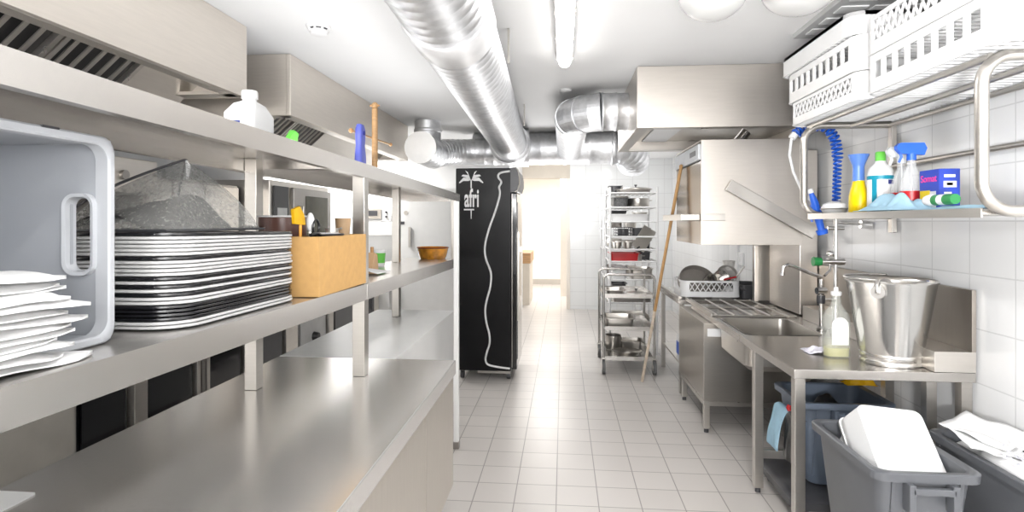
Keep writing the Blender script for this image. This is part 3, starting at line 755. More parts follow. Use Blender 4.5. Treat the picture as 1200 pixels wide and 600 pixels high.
def faucets():
    t = thing('swan_tap', 'chrome swan neck tap reaching over the sink bowl', 'tap', (1.70, 3.95, ZT))
    MB().cyl((1.70, 3.95, ZT+.002), (1.70, 3.95, ZT+.34), .016).lathe([(.03, .002), (.03, .02), (.018, .03)], (1.70, 3.95, ZT), 20).build('pillar', CHROME, t)
    MB().tube([(1.70, 3.95, 1.235), (1.62, 3.93, 1.262), (1.50, 3.91, 1.31)]+[(1.47, 3.905, 1.318), (1.448, 3.90, 1.312), (1.437, 3.90, 1.295), (1.434, 3.90, 1.265)], .012, 12).build('spout', CHROME, t)
    MB().cyl((1.434, 3.90, 1.25), (1.434, 3.90, 1.268), .014).build('aerator', CHROME, t)
    t = thing('spray_column', 'upright chrome pre-rinse column with valve handles behind the liquid soap bottle', 'tap column', (1.74, 3.86, ZT))
    c = (1.74, 3.84)
    MB().cyl((*c, ZT+.002), (*c, 1.64), .013).build('riser', CHROME, t)
    MB().lathe([(.032, .002), (.032, .03), (.02, .05), (.02, .16), (.014, .18)], (*c, ZT), 20).build('base', CHROME, t)
    MB().cyl((c[0]-.09, c[1], 1.345), (c[0]+.05, c[1], 1.345), .022, seg=18).build('mixer', CHROME, t)
    MB().cyl((c[0]-.14, c[1], 1.345), (c[0]-.09, c[1], 1.345), .030, .026, 18).build('handle', DGREEN, t)
    MB().ball((c[0]-.03, c[1], 1.395), .026, 1, 1, .8).build('knob', CHROME, t)
    MB().tube([(c[0]-.03, c[1], 1.34), (c[0]-.045, c[1]-.02, 1.29), (c[0]-.09, c[1]-.05, 1.26)], .008, 10).build('lever', CHROME, t)
    MB().cyl((c[0], c[1], 1.60), (c[0]+.19, c[1], 1.58), .009, seg=12).build('wall_arm', CHROME, t)
    MB().cyl((c[0]+.15, c[1], 1.585), (c[0]+.215, c[1], 1.578), .026, seg=16).build('wall_flange', CHROME, t)
    for z in (1.56, 1.66): MB().cyl((c[0]-.05, c[1], z), (c[0]+.05, c[1], z), .012, seg=12).build('joint', CHROME, t)
    MB().lathe([(.024, 0), (.026, .02), (.024, .05)], (c[0]-.10, c[1]-.02, 1.08), 18, True, True).build('lower_valve', DARK, t)
    MB().tube([(c[0], c[1], 1.10), (c[0]-.10, c[1]-.02, 1.10)], .012, 10).build('branch', CHROME, t)
    MB().cyl((c[0]-.13, c[1]-.03, 1.16), (c[0]-.07, c[1]-.02, 1.16), .022, seg=14).build('lower_knob', CHROME, t)
    # coiled hose: up from column, over, down to the gun
    t = thing('coil_hose', 'blue coiled spray hose arching over the wall shelf', 'hose', (1.70, 3.85, 1.66))
    path = [Vector(p) for p in [(1.74, 3.84, 1.66), (1.745, 3.84, 1.80), (1.75, 3.84, 1.95), (1.75, 3.84, 2.05), (1.735, 3.84, 2.13), (1.70, 3.84, 2.19), (1.66, 3.84, 2.215), (1.60, 3.84, 2.215), (1.545, 3.84, 2.20), (1.49, 3.84, 2.165)]]
    # resample
    segs = [(b-a).length for a, b in zip(path, path[1:])]; Lt = sum(segs)
    def at(s):
        for a, b, l in zip(path, path[1:], segs):
            if s <= l: return a.lerp(b, s/l), (b-a).normalized()
            s -= l
        return path[-1], (path[-1]-path[-2]).normalized()
    pts = []; N = 30*14; turns = 30
    for k in range(N+1):
        f = k/N; p, d = at(f*Lt); r = .020 if f < .45 else .028
        n = Vector((0, 1, 0)); b = d.cross(n).normalized(); a = 2*PI*turns*f
        pts.append(p + n*r*math.cos(a) + b*r*math.sin(a))
    MB().tube(pts, .0075, 6).build('coil', BLUEH, t)
    MB().tube([path[-1], (1.468, 3.84, 2.14)], .024, 14).build('sleeve', WHITE, t)
    MB().tube([(1.468, 3.84, 2.14), (1.455, 3.84, 2.03), (1.475, 3.83, 1.92), (1.515, 3.80, 1.80), (1.54, 3.72, 1.73)], .009, 8).build('white_line', WHITE, t)
    MB().lathe([(.020, 0), (.022, .03), (.020, .05)], (1.74, 3.84, 1.64), 16, True, True).build('collar', DARK, t)
    t = thing('spray_gun', 'blue spray gun hanging from the white hose end below the wall shelf', 'spray gun', (1.56, 3.62, 1.62))
    MB().tube([(1.50, 3.63, 1.78), (1.525, 3.64, 1.72), (1.545, 3.65, 1.66), (1.562, 3.66, 1.60), (1.575, 3.66, 1.55)], [.013, .022, .026, .022, .020], 14).build('grip', BLUE, t)
    MB().cyl((1.575, 3.66, 1.552), (1.583, 3.66, 1.525), .034, .030, 18).build('nozzle', BLUE, t)
    MB().tube([(1.53, 3.66, 1.73), (1.50, 3.66, 1.67), (1.52, 3.66, 1.60)], .007, 8).build('trigger', BLUE, t)
    MB().tube([(1.494, 3.63, 1.80), (1.502, 3.63, 1.775)], .016, 12).build('collar', WHITE, t)
faucets()

# ================================================================== RIGHT: dishwasher
def dishwasher():
    t = thing('hood_dishwasher', 'stainless pass through dishwasher with a raised square hood and slanted lever', 'dishwasher', (1.45, 4.9, 0))
    x0, x1, y0, y1 = 1.045, 1.776, 4.46, 5.42
    z0, z1 = 1.425, 2.225
    m = MB()
    m.box(x0, x1, y0, y0+.015, z0, z1, .003).box(x0, x1, y1-.015, y1, z0, z1).box(x1-.015, x1, y0+.015, y1-.015, z0, z1).box(x0, x1-.015, y0+.015, y1-.015, z1-.015, z1)
    hood = m.build('hood', STEEL_H2, t)
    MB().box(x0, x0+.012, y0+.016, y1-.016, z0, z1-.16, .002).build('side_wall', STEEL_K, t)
    s = MB().box(x0-.02, x0+.012, y0+.02, y1-.02, z1-.15, z1-.03, .004).build('control_strip', mk('strip_grey', (.60, .62, .64), .35), t)
    MB().box(x0-.022, x0-.02, y0+.1, y0+.3, z1-.11, z1-.07).build('display', DARK, s)
    MB().bar((1.235, 4.425, 1.88), (1.86, 4.425, 1.51), .085, .022, .004, up=(0, 1, 0)).build('lever', STEEL_T, t)
    MB().cyl((1.26, 4.415, 1.865), (1.26, 4.46, 1.865), .02).build('pivot', CHROME, t)
    MB().box(.90, 1.045, 4.50, 4.53, 1.61, 1.66, .006).box(1.045, 1.22, 4.447, 4.46, 1.61, 1.66, .003).box(.90, .93, 4.53, 5.3, 1.61, 1.66, .006).build('handle', STEEL_T, t)
    for a, b, c, d in ((1.70, 1.735, 5.28, 5.34), (1.86, 1.92, 5.25, 5.38)): MB().box(a, b, c, d, .89, 1.9 if a > 1.7 else z0, .004).build('column', STEEL, t)
    MB().box(1.735, 1.86, 5.34, 5.365, .89, z0+.2, .002).build('rear_panel', STEEL, t)
    MB().box(1.80, 1.93, 4.55, 5.2, .89, 2.15, .006).build('tower', STEEL_H2, t)
    # base cabinet
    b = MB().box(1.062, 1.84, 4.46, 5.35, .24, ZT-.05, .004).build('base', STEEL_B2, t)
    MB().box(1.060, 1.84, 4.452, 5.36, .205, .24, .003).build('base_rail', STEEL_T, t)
    MB().box(1.09, 1.22, 4.4565, 4.46, .73, .79, .001).build('sticker', WHITE, b)
    for x, y in ((1.085, 4.475), (1.085, 5.27), (1.78, 4.475), (1.78, 5.27)):
        l = MB().box(x-.022, x+.022, y-.02, y+.02, .03, .205, .003).build('leg', STEEL_T, t); MB().cyl((x, y, 0), (x, y, .03), .018, seg=12).build('foot', DARK, l)
    for k in range(5):
        x = 1.16+.13*k; MB().cyl((x, 4.45, ZT+.014), (x, 5.35, ZT+.014), .007, seg=8).build('guide_rail', STEEL_T, t)
    for y in (4.48, 4.9, 5.34): MB().cyl((1.12, y, ZT+.008), (1.75, y, ZT+.008), .007, seg=8).build('cross_rail', STEEL_T, t)
    MB().box(1.115, 1.125, 4.45, 5.38, ZT+.001, ZT+.03, .003).build('side_rail', STEEL_T, t)
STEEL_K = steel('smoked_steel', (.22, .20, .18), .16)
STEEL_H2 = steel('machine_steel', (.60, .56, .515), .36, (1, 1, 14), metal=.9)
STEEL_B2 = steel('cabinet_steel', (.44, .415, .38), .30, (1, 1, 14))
dishwasher()
# foil hose between machine and hood
t = thing('foil_hose', 'short crinkled foil hose from dishwasher top into the hood', 'hose', (1.52, 5.1, 2.225))
pts = [(1.43+.10*k/24, 4.95, 2.228+.13*k/24) for k in range(25)]
MB().tube(pts, [.045 if k % 2 else .036 for k in range(25)], 16).build('hose', CHROME, t)
MB().tube(pts[:2], .05, 16).build('collar', STEEL_T, t)

# ================================================================== RIGHT: hood over dishwasher
t = thing('steam_hood', 'beige steel steam hood over the dishwasher fixed to the ceiling', 'extractor hood', (1.25, 5.0, 2.295))
x0, x1, y0, y1, z0, z1 = .545, 1.955, 4.3, 5.78, 2.295, H-.002
MB().box(x0, x1, y0, y0+.02, z0, z1, .002).box(x0, x1, y1-.02, y1, z0, z1).box(x1-.02, x1, y0+.02, y1-.02, z0, z1).box(x0, x0+.02, y0+.02, y1-.02, z0, z1).build('casing', STEEL_H2, t)
MB().box(x0+.02, x1-.02, y0+.02, y0+.09, z0, z0+.015).box(x0+.02, x0+.09, y0+.09, y1-.09, z0, z0+.015).box(x1-.09, x1-.02, y0+.09, y1-.09, z0, z0+.015).box(x0+.02, x1-.02, y1-.09, y1-.02, z0, z0+.015).build('gutter_lip', STEEL_T, t)
MB().loft([[(x0+.03, y0+.03, z0+.10), (x1-.03, y0+.03, z0+.10), (x1-.03, y0+.03, z0+.115), (x0+.03, y0+.03, z0+.115)], [(x0+.03, y1-.03, z0+.10), (x1-.03, y1-.03, z0+.10), (x1-.03, y1-.03, z0+.115), (x0+.03, y1-.03, z0+.115)]]).build('inner_panel', STEEL, t)
MB().box(x0+.22, x0+.45, y0+.1, y1-.1, z0+.085, z0+.10, .003).build('blank_plate', WHITE_P, t)

# ================================================================== RIGHT: wall shelf
def wall_shelf():
    t = thing('wall_rack', 'tubular stainless wall rack holding white baskets above and bottles on its shelf', 'wall rack', (1.7, 2.85, 1.63))
    xf, xw, y0, y1, zb, zt = 1.437, 1.955, 2.11, 3.574, 1.637, 2.175
    def loop(y, w):
        r = .10; pts = [(xw, y, zb), (xf+r, y, zb)] + [(xf+r-r*math.sin(a), y, zb+r-r*math.cos(a)) for a in [PI/2*k/8 for k in range(1, 9)]]
        pts += [(xf, y, zt-r)] + [(xf+r-r*math.cos(a), y, zt-r+r*math.sin(a)) for a in [PI/2*k/8 for k in range(1, 9)]] + [(xw, y, zt)]
        MB().tube(pts, w, 14).build('end_frame', STEEL_T, t)
        MB().box(xw-.03, xw, y-.02, y+.02, zb-.10, zt+.05, .003).build('wall_upright', STEEL_T, t)
    loop(y0, .021); loop(y1, .021)
    MB().box(xf+.015, xw-.03, y0+.022, y1-.022, zb-.012, zb+.004, .003).box(xf+.012, xf+.02, y0+.022, y1-.022, zb-.022, zb+.012, .002).build('shelf_board', STEEL_T, t)
    for x in (xf+.03, xf+.27, xf+.48): MB().cyl((x, y0, zt-.005), (x, y1, zt-.005), .014, seg=12).build('rail', STEEL_T, t)
    MB().cyl((xw-.02, y0-.6, 1.93), (xw-.02, y1, 1.93), .014, seg=12).build('wall_rail', STEEL_T, t)
    return t
wall_shelf()

# dish baskets
def basket(name, label, x0, x1, y0, y1, z0, h, style, group='white dish baskets on the wall rack'):
    t = thing(name, label, 'basket', ((x0+x1)/2, (y0+y1)/2, z0), group)
    th = .010; r = .07
    def band(a, b, n='band'):
        m = MB()
        m.loft([rr3(x0, x1, y0, y1, r, z0+a), rr3(x0, x1, y0, y1, r, z0+b), rr3(x0+th, x1-th, y0+th, y1-th, r-.01, z0+b), rr3(x0+th, x1-th, y0+th, y1-th, r-.01, z0+a), rr3(x0, x1, y0, y1, r, z0+a)], False, False)
        return m.build(n, WHITE, t)
    def corners(a, b):
        for cx, cy, a0 in ((x1-r, y1-r, 0), (x0+r, y1-r, 90), (x0+r, y0+r, 180), (x1-r, y0+r, 270)):
            o = [(cx+r*math.cos(math.radians(a0+90*k/6)), cy+r*math.sin(math.radians(a0+90*k/6))) for k in range(7)]
            i = [(cx+(r-th)*math.cos(math.radians(a0+90*k/6)), cy+(r-th)*math.sin(math.radians(a0+90*k/6))) for k in range(7)]
            MB().prism(o+i[::-1], z0+a, z0+b).build('corner_wall', WHITE, t)
    if style == 'solid': band(0, h, 'side_wall'); band(h-.02, h+.0, 'rim')
    else:
        lo, hi = (.36*h, .80*h) if style == 'window' else (.34*h, .88*h)
        band(0, lo, 'lower_band'); band(hi, h, 'upper_band'); corners(lo, hi)
        for (ax, L0, L1, cs) in (('y', y0+r, y1-r, (x0, -1)), ('y', y0+r, y1-r, (x1, 1)), ('x', x0+r, x1-r, (y0, -1)), ('x', x0+r, x1-r, (y1, 1))):
            m = MB(); cc, sg = cs
            lo_c, hi_c = (cc+.002, cc+th) if sg < 0 else (cc-th, cc-.002)
            if style == 'window':
                n = max(4, round((L1-L0)/.085)); step = (L1-L0)/n
                for k in range(n+1):
                    p = L0+step*k; w = .014
                    if ax == 'y': m.box(lo_c, hi_c, p-w, p+w, z0+lo-.004, z0+hi+.004)
                    else: m.box(p-w, p+w, lo_c, hi_c, z0+lo-.004, z0+hi+.004)
                if ax == 'y': m.box(lo_c, hi_c, L0, L1, z0+lo-.006, z0+lo)
                else: m.box(L0, L1, lo_c, hi_c, z0+lo-.006, z0+lo)
            else:
                n = max(6, round((L1-L0)/.05)); step = (L1-L0)/n; c = (lo_c+hi_c)/2
                for k in range(n):
                    for s in (0, 1):
                        a, b = (L0+step*k, L0+step*(k+1)) if s == 0 else (L0+step*(k+1), L0+step*k)
                        if ax == 'y': m.bar((c, a, z0+lo), (c, b, z0+hi), .007, .007)
                        else: m.bar((a, c, z0+lo), (b, c, z0+hi), .007, .007)
            m.build('lattice_wall', WHITE, t, smooth=False)
    m = MB(); n = round((y1-y0-.06)/.045)
    for k in range(n+1):
        y = y0+.03+(y1-y0-.06)*k/n; m.box(x0+.008, x1-.008, y-.004, y+.004, z0+.004, z0+.012)
    n = round((x1-x0-.06)/.045)
    for k in range(n+1):
        x = x0+.03+(x1-x0-.06)*k/n; m.box(x-.004, x+.004, y0+.008, y1-.008, z0+.012, z0+.018)
    m.build('bottom_grid', WHITE, t, smooth=False)
    return t
zr = 2.187
basket('dish_basket', 'white dish basket with square windows lying lowest of the nearer stack on the rack', 1.40, 1.935, 1.98, 2.815, zr, .17, 'window')
basket('dish_basket', 'white lattice sided dish basket on top of the nearer stack on the rack', 1.40, 1.935, 2.0, 2.815, zr+.176, .17, 'lattice')
basket('dish_basket', 'white lattice sided dish basket lying lowest of the stack over the blue hose', 1.40, 1.935, 2.86, 3.70, zr, .135, 'lattice')
basket('dish_basket', 'white dish basket with square windows in the middle of the stack over the blue hose', 1.39, 1.935, 2.86, 3.73, zr+.14, .17, 'window')
basket('dish_basket', 'white smooth sided basket topmost of the stack over the blue hose', 1.37, 1.935, 2.88, 3.77, zr+.316, .11, 'solid')

# things on the wall shelf
ZS = 1.643
def bottle(name, label, x, y, prof, body, cat='bottle', s=24, sx=1, sy=1):
    t = thing(name, label, cat, (x, y, ZS)); MB().lathe(prof, (x, y, ZS), s, sx=sx, sy=sy).build('body', body, t); return t
x, y = 1.60, 3.27
t = bottle('spray_bottle', 'yellow spray bottle with a blue funnel top on the wall rack', x, y, [(0, .0), (.055, 0), (.058, .01), (.056, .10), (.046, .135), (.036, .165), (.034, .18), (0, .18)], YELLOW, sx=.8)
MB().lathe([(.030, .178), (.028, .25), (.030, .265), (.050, .315), (.052, .322), (0, .322)], (x, y, ZS), 24).build('spray_top', mk('blue_top', (.10, .22, .62), .3), t)
MB().box(x-.045, x+.02, y-.056, y-.05, ZS+.03, ZS+.03+.001).build('seam', YELLOW, t)
x, y = 1.64, 3.13
t = bottle('detergent_bottle', 'white detergent bottle with a green cap and teal label on the wall rack', x, y, [(0, 0), (.058, 0), (.06, .01), (.06, .20), (.052, .235), (.026, .262), (.022, .28), (0, .28)], WHITE)
MB().lathe([(.024, .272), (.024, .315), (.020, .32), (0, .32)], (x, y, ZS), 20).build('cap', GREEN, t)
l = MB().lathe([(.0608, .03), (.0608, .175)], (x, y, ZS), 32).build('paper_label', WHITE_L, t)
MB().lathe([(.0612, .175), (.0612, .195)], (x, y, ZS), 32).build('teal_band', TEAL, t)
def patch(t, x, y, r, a0, a1, z0, z1, m, name='print'):
    b = MB(); b.sheet([[(x+r*math.cos(math.radians(a0+(a1-a0)*k/6)), y+r*math.sin(math.radians(a0+(a1-a0)*k/6)), z) for k in range(7)] for z in (z0, z1)]); return b.build(name, m, t)
patch(l, x, y, .0616, 205, 228, ZS+.03, ZS+.18, TEAL); patch(l, x, y, .0618, 275, 310, ZS+.150, ZS+.172, mk('navy_mark', (.02, .03, .2), .4), 'emblem')
for (x, y, lab, hz, band) in ((1.62, 2.83, 'clear spray bottle with a blue trigger head and red label on the wall rack', .30, True), (1.66, 2.98, 'clear spray bottle with a pale head behind the blue cloth on the wall rack', .30, False)):
    t = bottle('spray_bottle', lab, x, y, [(0, 0), (.045, 0), (.047, .01), (.047, .12), (.040, .16), (.020, .215), (.016, .25), (0, .25)], GLASSC, 'bottle')
    hm = BLUE if band else mk('pale_head', (.72, .74, .75), .35)
    MB().cyl((x, y, ZS+.245), (x, y, ZS+.275), .020).build('collar', hm, t)
    MB().prism([(-.05, .275), (.05, .268), (.062, .30), (.05, .325), (-.055, .325), (-.07, .31), (-.068, .295)], -.014, .014, 'y').build('spray_head', hm, t)
    h = [c for c in t.children if c.name.startswith('spray_head')][0]; h.location += Vector((x, y, ZS))-WPOS[t.name]+WPOS[t.name]
    MB().tube([(x-.05, y, ZS+.29), (x-.045, y, ZS+.26), (x-.055, y, ZS+.235)], .006, 8).build('trigger', hm, t)
    MB().cyl((x, y, ZS+.02), (x, y, ZS+.245), .003, seg=8).build('dip_tube', WHITE, t)
    MB().lathe([(.0478, .055), (.0478, .10)] if band else [(.0478, .06), (.0478, .10)], (x, y, ZS), 28).build('label_band', RED, t)
    MB().lathe([(.0476, .02), (.0476, .052)], (x, y, ZS), 28).build('lower_label', WHITE, t)
# blue carton
x0, x1, y0, y1 = 1.60, 1.685, 2.60, 2.735
t = thing('powder_carton', 'blue carton with pink script and yellow panel on the wall rack', 'carton', (1.66, 2.62, ZS))
NAVY = mk('carton_blue', (.015, .05, .42), .35, var=.06)
MB().box(x0, x1, y0, y1, ZS, ZS+.185, .002).build('carton', NAVY, t)
def flat(t, name, mat, pts): b = MB(); b.quad(*pts); return b.build(name, mat, t, smooth=False)
e = .0012
def fx(t, n, m, a, b, c, d): return MB().box(x0-e, x0, a, b, ZS+c, ZS+d).build(n, m, t, smooth=False)
def fy(t, n, m, a, b, c, d): return MB().box(a, b, y0-e, y0, ZS+c, ZS+d).build(n, m, t, smooth=False)
fx(t, 'yellow_panel', YELLOW, y0+.06, y1-.005, .015, .095); fx(t, 'white_panel', WHITE, y0+.02, y0+.06, .015, .09); fx(t, 'red_dot', RED, y0+.03, y0+.05, .055, .075)
fy(t, 'white_strip', WHITE, x0+.02, x1-.02, .148, .160); fy(t, 'pale_panel', WHITE, x0+.018, x1-.015, .105, .132); fy(t, 'print_bar', DARK, x0+.03, x1-.03, .113, .125)
fy(t, 'pale_print', WHITE, x0+.02, x0+.05, .055, .085); fy(t, 'pale_print', mk('cyan_print', (.35, .6, .75), .4), x0+.068, x1-.02, .05, .075)
fy(t, 'red_print', RED, x0+.028, x0+.042, .06, .075)
def text(s, size, loc, rot, mat, parent, name, sx=1.0, ext=.0006, off=0):
    c = bpy.data.curves.new('txt', 'FONT'); c.body = s; c.size = size; c.extrude = ext; c.offset = off; c.align_x = 'CENTER'; c.align_y = 'CENTER'
    o = bpy.data.objects.new('txt', c); COL.objects.link(o)
    me = bpy.data.meshes.new_from_object(o.evaluated_get(bpy.context.evaluated_depsgraph_get()))
    bpy.data.objects.remove(o); bpy.data.curves.remove(c)
    me.materials.clear(); me.materials.append(mat)
    o = bpy.data.objects.new(name, me); COL.objects.link(o)
    o.parent = parent; o.location = Vector(loc)-WPOS[parent.name]; o.rotation_euler = rot; o.scale = (sx, 1, 1); WPOS[o.name] = Vector(loc)
    return o
text('Somat', .044, (x0-.002, (y0+y1)/2, ZS+.145), (PI/2, 0, -PI/2), PINK, t, 'lettering')
# light blue cloth
def heap(name, label, cat, mat, cx, cy, z0, rx, ry, h, seed, thick=.004, n=18, grp=None, droop=0):
    m = MB(); rows = []
    for j in range(n+1):
        v = j/n*2-1; row = []
        for i in range(n+1):
            u = i/n*2-1; rr = min(1, (abs(u)**3+abs(v)**3)**(1/3))
            e = (1-rr**2.2)
            q = noise.noise((u*2.1+seed, v*2.3, seed*.37)); q2 = noise.noise((u*5+seed, v*5, seed))
            z = z0 + thick + h*e*(.55+.75*q+.25*q2) ; z = max(z, z0+thick*.8)
            row.append((cx+u*rx*(1+.12*q2), cy+v*ry*(1+.12*q), z))
        rows.append(row)
    m.sheet(rows); o = m.build(name, mat, thick=thick, ang=80, sub=1); tag(o, label, cat, grp); return o
heap('cleaning_cloth', 'light blue cloth heaped before the clear spray bottles on the wall rack', 'cloth', LBLUE, 1.55, 2.84, ZS+.006, .085, .22, .10, 3.3)
heap('cleaning_cloth', 'light blue cloth spread flat under the green and white bottle', 'cloth', LBLUE, 1.56, 2.38, ZS+.004, .07, .22, .02, 8.1)
t = thing('lying_bottle', 'small white bottle with green bands lying on the blue cloth', 'bottle', (1.51, 2.45, ZS+.02))
def along(prof, mat, nm, parent):  # lathe along Y
    m = MB(); a = (1.515, 2.365, ZS+.046)
    m._faces([[(a[0]+r*math.cos(2*PI*k/20), a[1]+q, a[2]+r*math.sin(2*PI*k/20)) for k in range(20)] for r, q in prof], True, True, True); return m.build(nm, mat, parent)
along([(.020, .0), (.022, .03), (.022, .05)], DGREEN, 'green_end', t); along([(.022, .05), (.022, .085)], WHITE, 'body', t); along([(.022, .085), (.022, .12)], DGREEN, 'green_band', t); along([(.022, .12), (.026, .14), (.02, .175), (.01, .18)], WHITE, 'cap', t)
t = thing('white_dish', 'small white soap dish at the end of the wall rack by the blue hose', 'dish', (1.56, 3.46, ZS))
MB().lathe([(0, 0), (.06, 0), (.085, .03), (.07, .06), (.03, .075), (0, .075)], (1.56, 3.46, ZS), 24, sx=.8).build('dish', WHITE, t)
MB().lathe([(.086, .028), (.089, .032), (.086, .036)], (1.56, 3.46, ZS), 24, sx=.8).build('rim', STEEL_T, t)

# ================================================================== on the sink table
def bucket():
    x, y = 1.672, 3.10; z = ZT+.002
    t = thing('steel_bucket', 'large polished steel bucket on the sink table', 'bucket', (x, y, z))
    MB().lathe([(0, .018), (.134, .018), (.137, .03), (.198, .405), (.205, .412), (.207, .420), (.203, .426), (.196, .42), (.190, .40), (.133, .035), (0, .03)], (x, y, z), 56).build('body', BUCKET, t)
    MB().lathe([(.128, 0), (.140, 0), (.142, .012), (.137, .022), (.141, .034), (.143, .05), (.140, .056)], (x, y, z), 56).build('foot_ring', BUCKET, t)
    for a in (228, 68):
        dx, dy = math.cos(math.radians(a)), math.sin(math.radians(a)); 
        c = Vector((x+dx*.196, y+dy*.196, z+.375))
        e = MB().cyl(c-Vector((dx, dy, 0))*.01, c+Vector((dx, dy, 0))*.022, .036, .032, 22).build('handle_ear', BUCKET, t)
        MB().ball(c+Vector((dx*.024, dy*.024, .0)), .012).build('rivet', CHROME, e)
        MB().tube([c+Vector((dx*.03, dy*.03, 0)), c+Vector((dx*.035, dy*.035, .035)), c+Vector((dx*.015, dy*.015, .055))], .009, 10).build('hook', BUCKET, e)
    # bail resting on the rim
    p0 = Vector((x+.205*math.cos(math.radians(228)), y+.205*math.sin(math.radians(228)), z+.432)); p1 = Vector((x+.205*math.cos(math.radians(68)), y+.205*math.sin(math.radians(68)), z+.432))
    pts = []
    for k in range(21):
        a = math.radians(228-160*k/20); pts.append((x+.208*math.cos(a), y+.208*math.sin(a), z+.432))
    MB().tube(pts, .006, 10).build('bail', BUCKET, t)
bucket()
x, y = 1.452, 3.20; z = ZT+.002
t = thing('soap_bottle', 'clear glass bottle with yellow liquid beside the steel bucket', 'bottle', (x, y, z))
def rb(a, b, r, zz): return [(x+p[0], y+p[1], z+zz) for p in rrect(-a, a, -b, b, r, 5)]
MB().loft([rb(.060, .04, .03, 0), rb(.064, .044, .032, .01), rb(.064, .044, .032, .20), rb(.058, .04, .034, .235), rb(.034, .03, .029, .265), rb(.024, .024, .023, .28), rb(.022, .022, .021, .33)], True, False).build('glass_body', GLASSB, t)
MB().loft([rb(.058, .038, .028, .006), rb(.060, .040, .030, .05)]).build('liquid', GLASSY, t)
MB().loft([rb(.060, .040, .030, .05), rb(.060, .040, .030, .09)]).build('upper_liquid', glass('pale_liquid', (.80, .80, .62), .1, .2), t)
MB().prism([(x+p[0], z+.07+p[1]) for p in [(-.042, 0), (.042, 0), (.042, .10)]+[(.042*math.cos(a), .10+.045*math.sin(a)) for a in [PI*k/10 for k in range(1, 10)]]+[(-.042, .10)]], y-.0462, y-.0448, 'y').build('front_label', mk('cream_label', (.80, .80, .76), .5), t)
MB().lathe([(.022, .325), (.026, .33), (.026, .345), (.012, .35), (.010, .37), (0, .37)], (x, y, z), 20).build('pump_cap', WHITE, t)
t = thing('label_cloth', 'crumpled white wipe with purple print lying behind the clear bottle', 'wipe', (1.36, 3.33, ZT))
m = MB(); rows = [[(1.33+.16*i/10+.01*noise.noise((i*.5, j*.4, 1)), 3.24+.12*j/8, ZT+.004+.03*max(0, noise.noise((i*.45, j*.5, 7))+.35)*math.sin(PI*i/10)) for i in range(11)] for j in range(9)]
m.sheet(rows); m.build('sheet', mk('wipe_print', (.72, .70, .78), .7, var=.25, nscale=60), t, thick=.002)
# ================================================================== below the sink table: bins
def bin_(name, label, x0, x1, y0, y1, z0, h, mat, tp=.07, wall=.006):
    t = thing(name, label, 'bin', ((x0+x1)/2, (y0+y1)/2, z0))
    def R(i, z, r=.05): return rr3(x0+i, x1-i, y0+i, y1-i, max(.012, r), z0+z, 5)
    MB().loft([R(tp+.004, .0), R(tp, .01), R(.012, h-.03), R(.012, h-.006), R(.012+wall, h-.006), R(.012+wall, h-.03), R(tp+wall, .014), R(tp+wall+.004, .010)], True, True).build('body', mat, t)
    MB().loft([R(.012, h-.034), R(-.012, h-.034), R(-.014, h-.004), R(-.010, h), R(.010, h), R(.012+wall, h-.006)], False, False).build('rim', mat, t)
    xm = (x0+x1)/2
    for yy, s in ((y0, -1), (y1, 1)):
        d = .014*s
        hd = MB().box(xm-.075, xm+.075, min(yy+d, yy+d*2.6), max(yy+d, yy+d*2.6), z0+h-.07, z0+h-.045, .004)
        for q in (-1, 1): hd.box(xm+q*.075-.012, xm+q*.075+.012, min(yy-.01*s, yy+d*2.6), max(yy-.01*s, yy+d*2.6), z0+h-.14, z0+h-.034, .004)
        hd.build('handle', mat, t)
    for q in (-.33, .33):
        xx = xm+q*(x1-x0)
        MB().loft([[(xx-.006, y0+.012, z0+h-.04), (xx+.006, y0+.012, z0+h-.04), (xx+.006, y0+.006, z0+h-.04), (xx-.006, y0+.006, z0+h-.04)], [(xx-.006, y0+tp, z0+.05), (xx+.006, y0+tp, z0+.05), (xx+.006, y0+tp-.008, z0+.05), (xx-.006, y0+tp-.008, z0+.05)]]).build('rib', mat, t)
    return t
bin_('waste_bin', 'dark grey bin holding an upturned white plastic container', 1.155, 1.515, 2.225, 2.78, 0, .68, BINGREY)
bin_('waste_bin', 'dark grey bin filled with white paper against the tiled wall', 1.675, 1.945, 2.15, 2.79, 0, .65, BINGREY)
bin_('waste_bin', 'blue grey bin with a bin bag under the sink table', 1.30, 1.78, 3.25, 3.66, .14, .475, BINBLUE)
t = thing('bin_dolly', 'dark wheeled dolly carrying the blue grey bin', 'dolly', (1.53, 3.45, 0))
MB().loft([rr3(1.22, 1.80, 3.14, 3.72, .06, .075), rr3(1.20, 1.82, 3.12, 3.74, .06, .085), rr3(1.20, 1.82, 3.12, 3.74, .06, .125), rr3(1.22, 1.80, 3.14, 3.72, .06, .135)]).build('platform', DARK, t)
for x in (1.28, 1.74):
    for y in (3.2, 3.66): MB().cyl((x-.02, y, .037), (x+.02, y, .037), .036, seg=20).build('wheel', RUBBER, t); MB().box(x-.012, x+.012, y-.012, y+.012, .05, .08).build('fork', STEEL_T, t)
